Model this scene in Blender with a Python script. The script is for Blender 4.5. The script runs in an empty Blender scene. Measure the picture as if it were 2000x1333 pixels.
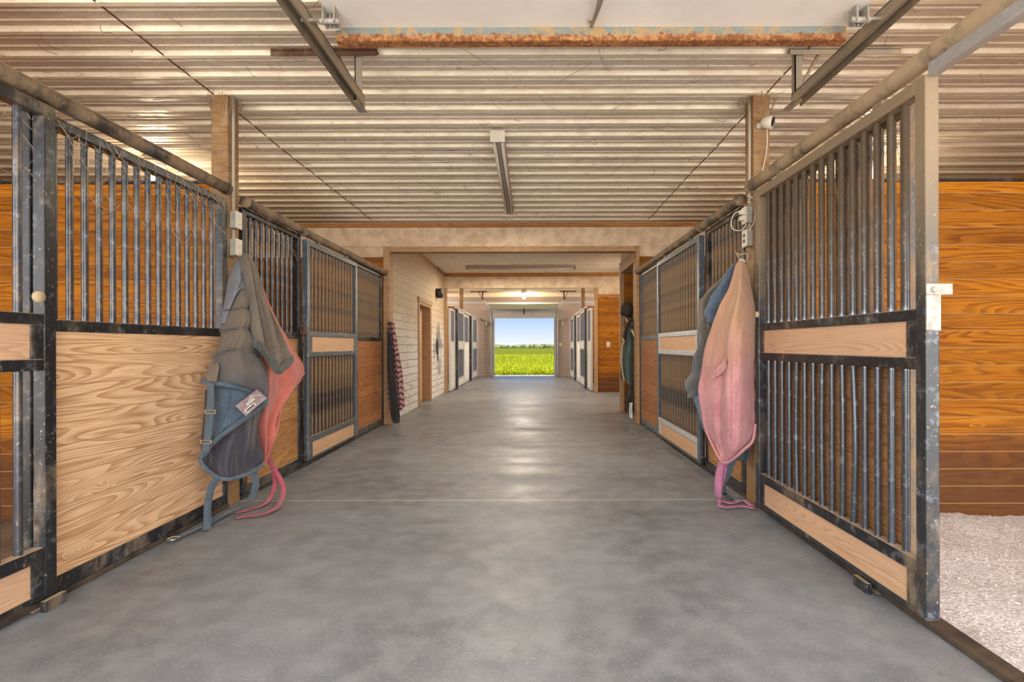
import bpy, bmesh, math, random
from mathutils import Vector, noise
random.seed(7)
S = bpy.context.scene
COL = S.collection

# ------------------------------------------------------------------ camera
F, HC = 990.0, 1.15            # focal length in px of a 2000 px wide frame, eye height
VX, VY = 1036.0, 676.0         # where the aisle's parallels meet
cam_d = bpy.data.cameras.new('camera'); cam = bpy.data.objects.new('camera', cam_d)
COL.objects.link(cam)
cam_d.sensor_width = 36; cam_d.lens = F/2000*36
cam_d.shift_x = -(VX-1000)/2000; cam_d.shift_y = (VY-666.5)/2000
cam_d.clip_start = .05; cam_d.clip_end = 2000
cam.location = (0, 0, HC); cam.rotation_euler = (math.radians(90), math.radians(.16), 0)
S.camera = cam

# ------------------------------------------------------------------ view, world, sun
S.view_settings.view_transform = 'Standard'; S.view_settings.look = 'None'
S.view_settings.gamma = 1; S.view_settings.use_curve_mapping = False
S.view_settings.exposure = 0.80
W = bpy.data.worlds.new('sky'); S.world = W; W.use_nodes = True
nt = W.node_tree; nt.nodes.clear()
wo = nt.nodes.new('ShaderNodeOutputWorld'); bg = nt.nodes.new('ShaderNodeBackground')
tc = nt.nodes.new('ShaderNodeTexCoord'); sp = nt.nodes.new('ShaderNodeSeparateXYZ')
nt.links.new(tc.outputs['Generated'], sp.inputs[0])
rp = nt.nodes.new('ShaderNodeValToRGB'); nt.links.new(sp.outputs['Z'], rp.inputs[0])
e = rp.color_ramp.elements; e[0].position = .0; e[0].color = (.56, .575, .58, 1)
e[1].position = .5; e[1].color = (.115, .235, .50, 1)
x = e.new(.012); x.color = (.48, .53, .575, 1); x = e.new(.06); x.color = (.25, .375, .565, 1)
# sky brightened to fill the barn with light, on the front door side (behind the camera)
fr = nt.nodes.new('ShaderNodeMapRange'); nt.links.new(sp.outputs['Y'], fr.inputs['Value'])
fr.inputs['From Min'].default_value = -.75; fr.inputs['From Max'].default_value = .0
fr.inputs['To Min'].default_value = 1; fr.inputs['To Max'].default_value = 0
mx = nt.nodes.new('ShaderNodeMix'); mx.data_type = 'RGBA'
nt.links.new(fr.outputs[0], mx.inputs['Factor']); nt.links.new(rp.outputs[0], mx.inputs['A'])
mx.inputs['B'].default_value = (3.9, 3.95, 4.05, 1)
nt.links.new(mx.outputs['Result'], bg.inputs['Color']); bg.inputs['Strength'].default_value = 1.0
nt.links.new(bg.outputs[0], wo.inputs[0])
sun_d = bpy.data.lights.new('sun', 'SUN'); sun = bpy.data.objects.new('sun', sun_d); COL.objects.link(sun)
sun_d.energy = 11.0; sun_d.angle = math.radians(1); sun_d.color = (1, .95, .85)
sun.rotation_euler = (0, math.radians(42), 0)     # from the right flank of the barn, never down the aisle

# ------------------------------------------------------------------ node helpers
class NB:
    def __init__(s, name):
        s.m = bpy.data.materials.new(name); s.m.use_nodes = True
        s.t = s.m.node_tree; s.b = s.t.nodes['Principled BSDF']
        s.tc = s.t.nodes.new('ShaderNodeTexCoord'); s.co = s.tc.outputs['Object']
        x = s.t.nodes.new('ShaderNodeSeparateXYZ'); s.t.links.new(s.co, x.inputs[0])
        s.x, s.y, s.z = x.outputs
    def put(s, sock, v):
        if isinstance(v, bpy.types.NodeSocket): s.t.links.new(v, sock)
        elif v is not None: sock.default_value = v
    def math(s, op, a, b=None, c=None, clamp=False):
        n = s.t.nodes.new('ShaderNodeMath'); n.operation = op; n.use_clamp = clamp
        s.put(n.inputs[0], a); s.put(n.inputs[1], b); s.put(n.inputs[2], c); return n.outputs[0]
    def vec(s, x, y, z):
        n = s.t.nodes.new('ShaderNodeCombineXYZ')
        s.put(n.inputs[0], x); s.put(n.inputs[1], y); s.put(n.inputs[2], z); return n.outputs[0]
    def scale(s, v, k):
        n = s.t.nodes.new('ShaderNodeVectorMath'); n.operation = 'MULTIPLY'
        s.put(n.inputs[0], v); n.inputs[1].default_value = k; return n.outputs[0]
    def noise(s, v, sc, det=3, rough=.55, dist=0):
        n = s.t.nodes.new('ShaderNodeTexNoise'); s.put(n.inputs['Vector'], v)
        n.inputs['Scale'].default_value = sc; n.inputs['Detail'].default_value = det
        n.inputs['Roughness'].default_value = rough; n.inputs['Distortion'].default_value = dist
        return n.outputs[0]
    def vor(s, v, sc, feat='F1'):
        n = s.t.nodes.new('ShaderNodeTexVoronoi'); n.feature = feat; s.put(n.inputs['Vector'], v)
        n.inputs['Scale'].default_value = sc; return n.outputs[0]
    def white(s, v):
        n = s.t.nodes.new('ShaderNodeTexWhiteNoise'); n.noise_dimensions = '1D'; s.put(n.inputs['W'], v); return n.outputs[0]
    def step(s, v, a, b, lo=0., hi=1.):
        n = s.t.nodes.new('ShaderNodeMapRange'); n.interpolation_type = 'SMOOTHSTEP'; s.put(n.inputs[0], v)
        for i, q in zip((1, 2, 3, 4), (a, b, lo, hi)): n.inputs[i].default_value = q
        return n.outputs[0]
    def mix(s, f, a, b, mode='MIX'):
        n = s.t.nodes.new('ShaderNodeMix'); n.data_type = 'RGBA'; n.blend_type = mode
        s.put(n.inputs['Factor'], f)
        for k, v in (('A', a), ('B', b)):
            sock = [i for i in n.inputs if i.name == k and i.type == 'RGBA'][0]
            s.put(sock, (*v, 1) if isinstance(v, tuple) else v)
        return [o for o in n.outputs if o.type == 'RGBA'][0]
    def up(s):
        g = s.t.nodes.new('ShaderNodeNewGeometry'); q = s.t.nodes.new('ShaderNodeSeparateXYZ')
        s.t.links.new(g.outputs['Normal'], q.inputs[0]); return q.outputs[2]
    def out(s, col, rough=.6, metal=0., bump=None, bs=.3, bd=.01, spec=None):
        s.put(s.b.inputs['Base Color'], (*col, 1) if isinstance(col, tuple) else col)
        s.put(s.b.inputs['Roughness'], rough); s.put(s.b.inputs['Metallic'], metal)
        if spec is not None: s.b.inputs['Specular IOR Level'].default_value = spec
        if bump is not None:
            n = s.t.nodes.new('ShaderNodeBump'); n.inputs['Strength'].default_value = bs
            n.inputs['Distance'].default_value = bd; s.put(n.inputs['Height'], bump)
            s.t.links.new(n.outputs[0], s.b.inputs['Normal'])
        return s.m

DUST = (.40, .29, .18)
def wood(name, light, dark, axis='y', ph=.125, rings=9., gap=.006, stain=None, dust=0., tint=.25, gapcol=(.06, .03, .015), paint=None, knots=True, along_sc=.42, lamplit_top=False):
    n = NB(name)
    al = {'x': n.x, 'y': n.y}[axis]; ot = {'x': n.y, 'y': n.x}[axis]
    q = n.math('DIVIDE', n.z, ph); i = n.math('FLOOR', q); fr = n.math('FRACT', q); r = n.white(i)
    v = n.vec(n.math('MULTIPLY_ADD', r, 37., n.math('MULTIPLY', al, along_sc)), n.math('MULTIPLY', ot, .6), n.math('MULTIPLY_ADD', r, 11., n.math('MULTIPLY', n.z, 4.6)))
    ns = n.noise(v, 1.25, 1.6, .35, .12 if knots else 0)
    if knots:
        kv = n.vec(n.math('MULTIPLY_ADD', r, 5., n.math('MULTIPLY', al, .9)), 0., n.math('MULTIPLY', n.z, 2.6))
        k = n.vor(kv, 1.9); ns = n.math('MULTIPLY_ADD', n.step(k, .20, .0), .28, ns)
    w = n.math('FRACT', n.math('MULTIPLY', ns, rings*3.4))
    line = n.math('MULTIPLY', n.math('MULTIPLY', n.step(w, .15, .92), n.step(w, 1., .93)), n.step(n.noise(v, 3.1, 2), .3, .6, .45, 1.))
    fine = n.noise(n.vec(n.math('MULTIPLY', al, 5.), n.math('MULTIPLY', ot, 5.), n.math('MULTIPLY', n.z, 170.)), 1., 2)
    f = n.math('ADD', n.math('MULTIPLY', line, .7), n.math('MULTIPLY', n.step(fine, .35, .75), .44), clamp=True)
    if knots:
        f = n.math('ADD', f, n.step(k, .05, .02, 0, .7), clamp=True)
    c = n.mix(f, light, dark)
    c = n.mix(n.math('MULTIPLY', r, tint), c, tuple(a*.45 for a in dark))
    big = n.noise(n.scale(n.co, (1.2, 1.2, 1.2)), 1.3, 3)
    c = n.mix(n.step(big, .45, .75, 0, .35), c, tuple(.55*a+.2*b for a, b in zip(dark, light)))
    if stain:                                    # stain = (colour, z below which it grows, softness)
        c = n.mix(n.math('MULTIPLY', n.step(n.math('ADD', n.z, n.math('MULTIPLY', n.noise(n.co, 3., 4), .5)), stain[1]+.35, stain[1]-.15), .85), c, stain[0])
    if paint:                                    # worn paint film over the boards
        wv = n.noise(n.vec(n.math('MULTIPLY', n.x, 2.), n.math('MULTIPLY', n.y, 2.), n.math('MULTIPLY', n.z, 9.)), 2.2, 5, .7)
        c = n.mix(n.step(wv, .34, .50, .35, 1.), c, paint)
    g = n.math('ADD', n.step(fr, gap/ph, 0.), n.step(fr, 1-gap/ph*.5, 1.), clamp=True)
    if gap: c = n.mix(g, c, gapcol)
    if lamplit_top: c = n.mix(n.step(n.math('ADD', n.z, n.math('MULTIPLY', n.noise(n.co, 2., 4), .9)), 1.3, 2.5, 0, .88), c, (.46, .32, .18))  # warm lamplight painted into the upper part of the boards
    dn = n.noise(n.co, 9., 5, .65)
    c = n.mix(n.math('MULTIPLY', n.step(dn, .42, .75), dust), c, DUST)
    c = n.mix(n.math('MULTIPLY', n.step(n.up(), .4, .8), .6), c, DUST)
    h = n.math('SUBTRACT', n.math('MULTIPLY', fine, .3), n.math('ADD', n.math('MULTIPLY', line, .12), n.math('MULTIPLY', g, 1.6 if gap else 0)))
    return n.out(c, .62, 0, h, .35, .006)

def steel(name, base, dusty=.35, rough=.38, spots=(.28, .30, .33), metal=.0, topz=None, dustcol=DUST, spot=.35):
    n = NB(name)
    a = n.noise(n.co, 14., 6, .7); b = n.noise(n.co, 60., 4, .6); d = n.noise(n.scale(n.co, (1, 1, .5)), 5., 5, .7)
    c = n.mix(n.step(a, .52, .70, 0, spot), base, spots)
    dz = n.step(d, .62-dusty*.4, .85-dusty*.4, 0, min(1, dusty*1.7))
    if topz: dz = n.math('ADD', dz, n.step(n.math('ADD', n.z, n.math('MULTIPLY', d, .5)), topz, topz+.75, 0, .95), clamp=True)
    c = n.mix(dz, c, dustcol)
    c = n.mix(n.math('MULTIPLY', n.step(b, .62, .72), .5), c, (.5, .42, .32))
    c = n.mix(n.step(n.up(), .5, .9, 0, .9), c, (.48, .36, .24))
    return n.out(c, n.math('ADD', rough, n.math('MULTIPLY', dz, .4), clamp=True), metal, n.math('ADD', a, n.math('MULTIPLY', b, .5)), .25, .004)

def plain(name, col, rough=.6, metal=0., var=.12, sc=8., col2=None, bs=.15, bsc=60.):
    n = NB(name); a = n.noise(n.co, sc, 4, .6)
    c = n.mix(n.step(a, .35, .7, 0, 1 if col2 else var*2), col, col2 or tuple(v*.6 for v in col))
    return n.out(c, rough, metal, n.noise(n.co, bsc, 3), bs, .003)

M = {}
M['oak_light'] = wood('light_pine_boards', (.93, .62, .36), (.46, .22, .09), 'y', .139, 9, .004, tint=.08, gapcol=(.38, .20, .09), dust=.05)
M['oak_mid'] = wood('honey_pine_boards', (.56, .29, .11), (.27, .095, .025), 'y', .125, 8, .004, tint=.2, gapcol=(.22, .10, .04), dust=.2)
M['red_boards'] = wood('red_brown_boards', (.52, .22, .075), (.26, .08, .02), 'y', .125, 7, .005, tint=.3, gapcol=(.12, .05, .02), dust=.25)
M['partition'] = wood('orange_stained_boards', (.54, .200, .007), (.20, .048, .002), 'x', .125, 7, .007, stain=((.085, .032, .014), .62), tint=.5, dust=.05, gapcol=(.42, .22, .08))
M['partition'].node_tree.nodes['Principled BSDF'].inputs['Specular IOR Level'].default_value = .2
M['side_boards'] = wood('orange_side_boards', (.46, .17, .009), (.19, .055, .003), 'y', .125, 7, .005, stain=((.13, .055, .028), .35), tint=.25, dust=.12, gapcol=(.16, .07, .02))
M['slat'] = wood('pale_slat_board', (.78, .50, .31), (.56, .32, .18), 'y', 3., 26, 0, knots=False, dust=.15, along_sc=.25)
M['post_wood'] = wood('dusty_post_wood', (.36, .20, .075), (.22, .11, .04), 'y', 9., 5, 0, dust=.75, knots=False)
M['trim_wood'] = wood('tan_trim_wood', (.52, .31, .15), (.34, .18, .07), 'y', 9., 5, 0, dust=.5, knots=False)
M['orange_trim'] = wood('orange_trim_wood', (.52, .22, .04), (.30, .11, .02), 'x', 9., 6, 0, dust=.25, knots=False)
M['white_shiplap'] = wood('whitewashed_shiplap', (.60, .44, .30), (.35, .22, .12), 'y', .13, 6, .012, dust=.22, paint=(.82, .80, .79), gapcol=(.09, .07, .055), lamplit_top=True)
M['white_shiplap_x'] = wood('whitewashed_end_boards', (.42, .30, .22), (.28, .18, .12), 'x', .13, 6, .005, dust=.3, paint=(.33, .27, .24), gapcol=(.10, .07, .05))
M['white_far'] = wood('white_painted_boards', (.72, .69, .66), (.55, .50, .46), 'y', .13, 6, .005, dust=.1, paint=(.80, .79, .78), gapcol=(.30, .28, .26))
M['beam'] = plain('cream_painted_beam', (.76, .60, .43), .8, 0, .3, 7., (.56, .41, .27), .5, 30.)
M['black'] = steel('dusty_black_steel', (.014, .015, .018), .30, .34)
M['black_door'] = steel('dust_topped_black_steel', (.024, .027, .032), .30, .32, topz=1.45, dustcol=(.25, .18, .11), spots=(.30, .33, .38), spot=.5)
M['bar'] = steel('grey_black_bar_steel', (.070, .072, .080), .36, .28, metal=.5, spots=(.34, .36, .40), spot=.5)
M['bar_door'] = steel('dusty_bar_steel', (.085, .090, .102), .30, .28, metal=.5, topz=1.45, dustcol=(.115, .08, .048), spots=(.45, .48, .54), spot=.6)
M['bar_brown'] = steel('brown_dust_bar_steel', (.050, .042, .036), .62, .35, metal=.3, dustcol=(.26, .17, .10))
M['galv'] = steel('galvanised_rail_steel', (.100, .120, .140), .15, .35, metal=.4, spots=(.34, .39, .43), spot=.6)
M['galv_white'] = steel('whitened_rail_steel', (.50, .54, .60), .12, .4, metal=.2, spots=(.75, .77, .8), spot=.7)
M['whitesteel'] = steel('white_far_steel', (.60, .60, .60), .15, .5, spots=(.75, .75, .75))
M['pipe'] = steel('dusty_pipe_steel', (.055, .045, .036), .62, .42, metal=.2, dustcol=(.30, .21, .13))
M['pipe_tan'] = steel('tan_dusty_pipe_steel', (.09, .07, .05), .8, .5, dustcol=(.40, .29, .18))
M['sill'] = plain('worn_black_sill', (.028, .026, .025), .6, 0, .3, 9., (.10, .07, .045))
M['pipe_far'] = steel('silver_pipe_steel', (.34, .33, .32), .25, .4, metal=.3, spots=(.6, .6, .6))
M['trackirn'] = steel('dusty_track_iron', (.30, .26, .21), .6, .5, metal=.2, dustcol=(.42, .33, .22))
M['rusty_angle'] = steel('rusted_angle_iron', (.09, .035, .018), .35, .7, spots=(.22, .09, .04))
n = NB('rust_eaten_blue_paint')
a = n.noise(n.scale(n.co, (1, 1, 1.)), 16., 5, .7, .8); b = n.noise(n.co, 45., 5, .7)
hz = n.step(n.math('ADD', n.math('MULTIPLY', n.z, 9.), n.math('MULTIPLY', a, 1.0)), .06, .24)
c = n.mix(n.step(b, .35, .7), (.30, .10, .025), (.50, .25, .10)); c2 = n.mix(n.step(a, .48, .56), (.20, .24, .23), (.38, .25, .12))
c = n.mix(n.step(n.noise(n.co, 26., 4, .7, 1.2), .46, .54), c, (.20, .07, .02))
M['rust'] = n.out(n.mix(hz, c, c2), .85, 0, b, .6, .01)
M['doorwhite'] = plain('off_white_door_skin', (.86, .81, .75), .55, 0, .1, 3.)
M['conduit'] = steel('grey_conduit', (.42, .36, .28), .5, .55, dustcol=(.48, .36, .23))
M['plastic'] = plain('dusty_white_plastic', (.72, .66, .55), .5, 0, .15, 20.)
M['latch'] = plain('scuffed_pale_steel', (.40, .38, .34), .5, .2, .3, 30., (.26, .23, .19))
M['blackplastic'] = plain('black_plastic', (.02, .02, .022), .35)
M['greyplastic'] = plain('grey_box_metal', (.40, .38, .32), .5, 0, .2, 20.)
M['rope'] = plain('tan_twine', (.52, .40, .24), .9)
M['brass'] = plain('tarnished_buckle_metal', (.45, .38, .26), .35, .7)
# concrete
n = NB('grey_concrete')
a = n.noise(n.co, 1.1, 5, .6); b = n.noise(n.co, 7., 6, .7); c_ = n.noise(n.co, 70., 4, .7); w = n.noise(n.scale(n.co, (.35, 2.2, 1)), 1.6, 3)
c = n.mix(n.step(a, .3, .7), (.128, .137, .154), (.222, .232, .255)); c = n.mix(n.step(b, .38, .66, 0, .75), c, (.27, .28, .295))
c = n.mix(n.step(c_, .50, .72, 0, .45), c, (.39, .40, .425)); c = n.mix(n.step(n.noise(n.co, 28., 6, .8), .50, .64, 0, .42), c, (.13, .128, .125)); c = n.mix(n.step(n.noise(n.co, 2.3, 6, .75), .56, .66, 0, .35), c, (.17, .155, .14))
js = None
for yj in (3.78, 7.46, 9.1, 11.0, 12.8, 15.2, 17.4):
    t = n.step(n.math('ABSOLUTE', n.math('SUBTRACT', n.y, yj)), .011 if yj < 5 else .016, .004)
    js = t if js is None else n.math('MAXIMUM', js, t)
c = n.mix(n.math('MULTIPLY', js, .85), c, (.50, .48, .45)) 
dk = None
for yj in (7.46, 9.1, 11.0, 12.8):
    t = n.step(n.math('ABSOLUTE', n.math('SUBTRACT', n.y, yj+.03)), .03, .01); dk = t if dk is None else n.math('MAXIMUM', dk, t)
c = n.mix(n.math('MULTIPLY', dk, .55), c, (.05, .05, .05))
rg = n.math('ADD', n.step(a, .3, .7, .32, .54), n.step(w, .35, .65, -.06, .10))
M['concrete'] = n.out(c, rg, 0, n.math('ADD', b, n.math('MULTIPLY', c_, .4)), .12, .006)
# ceiling sheet metal
n = NB('dusty_ribbed_metal')
a = n.noise(n.scale(n.co, (.5, 1.6, 1)), 1.4, 5, .6); b = n.noise(n.scale(n.co, (1, 3, 1)), 9., 6, .75); cc = n.noise(n.co, 45., 4, .7)
c = n.mix(n.step(a, .35, .7), (.80, .71, .59), (.70, .60, .47)); c = n.mix(n.step(b, .52, .76, 0, .42), c, (.30, .205, .125))
c = n.mix(n.step(cc, .56, .72, 0, .5), c, (.25, .16, .09))
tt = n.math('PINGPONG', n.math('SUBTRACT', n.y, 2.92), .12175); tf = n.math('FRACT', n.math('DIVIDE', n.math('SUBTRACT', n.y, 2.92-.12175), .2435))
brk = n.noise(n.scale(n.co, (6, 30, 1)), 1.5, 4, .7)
c = n.mix(n.math('MULTIPLY', n.step(tt, .030, .024), n.step(brk, .3, .55, .95, .6)), c, (.97, .87, .68))  # ribs painted cream so their faces look lit
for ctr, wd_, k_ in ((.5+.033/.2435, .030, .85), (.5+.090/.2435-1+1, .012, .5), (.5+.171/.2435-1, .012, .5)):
    c = n.mix(n.math('MULTIPLY', n.step(n.math('ABSOLUTE', n.math('SUBTRACT', tf, ctr)), wd_, wd_*.4), n.step(brk, .25, .6, k_, k_*.6)), c, (.17, .11, .065))  # crease shade and dirt painted as dark lines beside the ribs
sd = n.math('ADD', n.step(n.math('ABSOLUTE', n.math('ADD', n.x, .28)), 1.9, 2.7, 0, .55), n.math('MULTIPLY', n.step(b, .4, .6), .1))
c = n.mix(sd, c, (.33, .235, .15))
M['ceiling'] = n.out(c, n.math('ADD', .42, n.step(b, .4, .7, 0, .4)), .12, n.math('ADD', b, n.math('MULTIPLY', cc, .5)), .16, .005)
# bedding
n = NB('pale_wood_shavings'); a = n.noise(n.co, 38., 6, .8); b = n.vor(n.co, 60.); d = n.noise(n.co, 3., 3)
c = n.mix(n.step(a, .35, .6), (.62, .56, .51), (.93, .90, .87)); c = n.mix(n.step(d, .45, .7, 0, .3), c, (.45, .38, .32))
M['shavings'] = n.out(c, .9, 0, n.math('ADD', a, b), .6, .012)
M['flake'] = plain('shaving_flake', (.92, .88, .84), .85, 0, .3, 30.)
# outdoors
n = NB('green_hayfield'); a = n.noise(n.scale(n.co, (1, .35, 1)), 2.6, 7, .8); b = n.noise(n.co, .12, 4)
near = n.step(n.math('ADD', n.y, n.math('MULTIPLY', b, 12.)), 30., 46.)
c = n.mix(near, n.mix(n.step(a, .38, .62), (.09, .14, .008), (.31, .31, .016)), n.mix(n.step(a, .38, .62), (.032, .048, .005), (.082, .085, .011)))
M['field'] = n.out(c, 1., 0, a, .8, .1, 0.)
M['blade'] = plain('grass_blade_green', (.235, .245, .012), .95, 0, .4, 3., (.07, .11, .004))
M['blade'].node_tree.nodes['Principled BSDF'].inputs['Specular IOR Level'].default_value = .05
M['tree'] = plain('distant_tree_green', (.075, .085, .03), .95, 0, .4, .25, (.04, .05, .018))
M['gravel'] = plain('pale_gravel', (.80, .74, .66), .9, 0, .1, 5.)
M['dirt'] = plain('brown_dirt', (.20, .13, .08), .95, 0, .3, 5.)
# cloth
def cloth_mat(name, col, col2, dustz=None, dcol=(.30, .24, .17), damt=.6, weave=220., rough=.85, sheen=.2):
    n = NB(name); a = n.noise(n.co, 5., 5, .65); w = n.noise(n.co, weave, 2); s2 = n.noise(n.co, 26., 4, .7)
    c = n.mix(n.step(a, .35, .68), col, col2); c = n.mix(n.step(s2, .55, .75, 0, .3), c, tuple(min(1, v*1.5) for v in col))
    if dustz: c = n.mix(n.step(n.math('ADD', n.z, n.math('MULTIPLY', a, .5)), dustz[0]+.25, dustz[1]+.25, 0, damt), c, dcol)
    m = n.out(c, rough, 0, n.math('ADD', n.math('ADD', s2, n.math('MULTIPLY', n.noise(n.scale(n.co, (1, 1, .45)), 11., 4, .6, .6), 2.)), n.math('MULTIPLY', w, .3)), .7, .012)
    n.b.inputs['Sheen Weight'].default_value = sheen; return m
M['c_brown'] = cloth_mat('brown_grey_fleece', (.17, .135, .095), (.115, .092, .068))
M['c_quilt'] = cloth_mat('slate_quilted_nylon', (.080, .082, .108), (.048, .048, .062), (-1.05, -.45), (.165, .125, .080), .9)
M['c_flap'] = cloth_mat('grey_blue_nylon', (.20, .215, .25), (.15, .155, .175))
M['c_denim'] = cloth_mat('denim_blue_nylon', (.080, .118, .155), (.055, .082, .11))
M['c_liner'] = cloth_mat('dark_violet_liner', (.042, .038, .052), (.022, .020, .030), rough=.5)
M['c_webb'] = cloth_mat('blue_grey_webbing', (.092, .125, .155), (.065, .09, .115))
M['c_red'] = cloth_mat('faded_red_fabric', (.58, .165, .12), (.44, .125, .10))
M['c_redstrap'] = cloth_mat('rose_webbing', (.44, .08, .12), (.34, .07, .10))
M['c_pink'] = cloth_mat('faded_pink_canvas', (.60, .285, .28), (.47, .185, .20), (-.95, -.35), (.52, .30, .17), .95)
M['c_pinkstrap'] = cloth_mat('mauve_webbing', (.50, .17, .28), (.36, .13, .21))
M['c_blue'] = cloth_mat('washed_blue_nylon', (.16, .22, .30), (.09, .13, .19))
M['c_bluegrey'] = cloth_mat('grey_brown_quilted_cotton', (.15, .145, .14), (.085, .105, .135), (-.8, -.35), (.21, .17, .12), .9)
M['c_green'] = cloth_mat('dull_green_canvas', (.085, .135, .115), (.055, .090, .078))
M['c_black'] = cloth_mat('black_fabric', (.014, .013, .014), (.025, .02, .02))
M['c_white'] = cloth_mat('white_cotton', (.75, .75, .70), (.6, .6, .55))
M['c_bind'] = cloth_mat('dark_binding', (.075, .072, .062), (.055, .052, .05))
n = NB('pink_black_zigzag_fleece')
zz = n.math('ADD', n.z, n.math('MULTIPLY', n.math('PINGPONG', n.math('MULTIPLY', n.x, 1.), .03), 1.3))
zz = n.math('FRACT', n.math('ADD', n.math('MULTIPLY', zz, 13.), n.math('MULTIPLY', n.noise(n.co, 20., 3), .5)))
c = n.mix(n.step(zz, .30, .36), (.035, .02, .022), (.42, .21, .22))
M['c_zig'] = n.out(c, .95, 0, n.noise(n.co, 90., 3), .4, .01)
M['tagmat'] = plain('pinkish_silver_patch', (.30, .20, .20), .35, .2, .2, 40., (.42, .35, .35))
M['web'] = plain('dusty_cobweb', (.27, .19, .12), .95)
def emit(name, col, k):
    m = bpy.data.materials.new(name); m.use_nodes = True; b = m.node_tree.nodes['Principled BSDF']
    b.inputs['Emission Color'].default_value = (*col, 1); b.inputs['Emission Strength'].default_value = k
    b.inputs['Base Color'].default_value = (.8, .8, .8, 1); return m
M['lit_tube'] = emit('lit_lamp_tube', (1, .88, .66), 6.); M['lit_bulb'] = emit('lit_lamp_bulb', (1, .85, .6), 14.)
n = NB('unlit_tube_glass'); M['tube'] = n.out((.62, .58, .52), .25)

# ------------------------------------------------------------------ mesh helpers
class MB:
    def __init__(s): s.v = []; s.f = []; s.mi = []; s.cur = 0; s.smooth = False; s.sm = []
    def add(s, vs, fs, sm=False):
        o = len(s.v); s.v += [tuple(p) for p in vs]; s.f += [tuple(i+o for i in q) for q in fs]
        s.mi += [s.cur]*len(fs); s.sm += [sm]*len(fs); return s
    def box(s, x0, x1, y0, y1, z0, z1):
        if x0 > x1: x0, x1 = x1, x0
        if y0 > y1: y0, y1 = y1, y0
        return s.add([(x0,y0,z0),(x1,y0,z0),(x1,y1,z0),(x0,y1,z0),(x0,y0,z1),(x1,y0,z1),(x1,y1,z1),(x0,y1,z1)],
              [(0,3,2,1),(4,5,6,7),(0,1,5,4),(1,2,6,5),(2,3,7,6),(3,0,4,7)])
    def tube(s, pts, r, n=10, caps=True, closed=False):
        pts = [Vector(p) for p in pts]; rs = r if isinstance(r, (list, tuple)) else [r]*len(pts)
        vs = []; fs = []; prev = None
        for i, p in enumerate(pts):
            t = (pts[min(i+1, len(pts)-1)]-pts[max(i-1, 0)]).normalized()
            if prev is None:
                a = Vector((0,0,1)) if abs(t.z) < .9 else Vector((1,0,0)); u = t.cross(a).normalized()
            else: u = (prev - t*prev.dot(t)).normalized()
            prev = u; w = t.cross(u)
            for k in range(n):
                an = 2*math.pi*k/n; vs.append(p+(u*math.cos(an)+w*math.sin(an))*rs[i])
        for i in range(len(pts)-1):
            for k in range(n):
                a = i*n+k; b = i*n+(k+1) % n; fs.append((a, b, b+n, a+n))
        if caps: fs.append(tuple(reversed(range(n)))); fs.append(tuple(range((len(pts)-1)*n, len(pts)*n)))
        return s.add(vs, fs, True)
    def sphere(s, c, r, n=12, m=8, sq=(1,1,1)):
        vs = []; fs = []
        for i in range(m+1):
            a = math.pi*i/m
            for k in range(n):
                b = 2*math.pi*k/n
                vs.append((c[0]+r*sq[0]*math.sin(a)*math.cos(b), c[1]+r*sq[1]*math.sin(a)*math.sin(b), c[2]+r*sq[2]*math.cos(a)))
        for i in range(m):
            for k in range(n): a = i*n+k; b = i*n+(k+1) % n; fs.append((a, a+n, b+n, b))
        return s.add(vs, fs, True)
    def lathe(s, c, prof, axis, n=20):
        ax = Vector(axis).normalized(); a = Vector((0,0,1)) if abs(ax.z) < .9 else Vector((1,0,0)); u = ax.cross(a).normalized(); w = ax.cross(u)
        vs = []; fs = []
        for r, h in prof:
            for k in range(n):
                an = 2*math.pi*k/n; vs.append(Vector(c)+ax*h+(u*math.cos(an)+w*math.sin(an))*r)
        for i in range(len(prof)-1):
            for k in range(n): p = i*n+k; q = i*n+(k+1) % n; fs.append((p, q, q+n, p+n))
        return s.add(vs, fs, True)
    def ribbon(s, pts, w, wd, th=.004):
        """flat band along pts; wd(i) or vector gives the width direction"""
        pts = [Vector(p) for p in pts]; vs = []; fs = []
        for i, p in enumerate(pts):
            t = (pts[min(i+1, len(pts)-1)]-pts[max(i-1, 0)]).normalized()
            d = Vector(wd[i] if isinstance(wd, list) else wd); d = (d-t*d.dot(t)).normalized(); nn = t.cross(d)
            for a, b in ((-1,-1),(1,-1),(1,1),(-1,1)): vs.append(p+d*a*w/2+nn*b*th/2)
        for i in range(len(pts)-1):
            for k in range(4): a = i*4+k; b = i*4+(k+1) % 4; fs.append((a, b, b+4, a+4))
        fs += [(3,2,1,0), tuple(range(len(vs)-4, len(vs)))]
        return s.add(vs, fs, True)
    def mesh(s, name, mats):
        me = bpy.data.meshes.new(name); me.from_pydata(s.v, [], s.f)
        for m in (mats if isinstance(mats, list) else [mats]): me.materials.append(m)
        for p, i, q in zip(me.polygons, s.mi, s.sm): p.material_index = i; p.use_smooth = q
        bm = bmesh.new(); bm.from_mesh(me); bmesh.ops.recalc_face_normals(bm, faces=bm.faces); bm.to_mesh(me); bm.free()
        me.update(); return me
    def build(s, name, mats, parent=None, loc=None, bevel=0):
        o = bpy.data.objects.new(name, s.mesh(name, mats)); COL.objects.link(o)
        if parent: o.parent = parent
        if loc: o.location = loc
        if bevel:
            b = o.modifiers.new('bevel', 'BEVEL'); b.width = bevel; b.segments = 2; b.limit_method = 'ANGLE'
        return o
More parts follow.
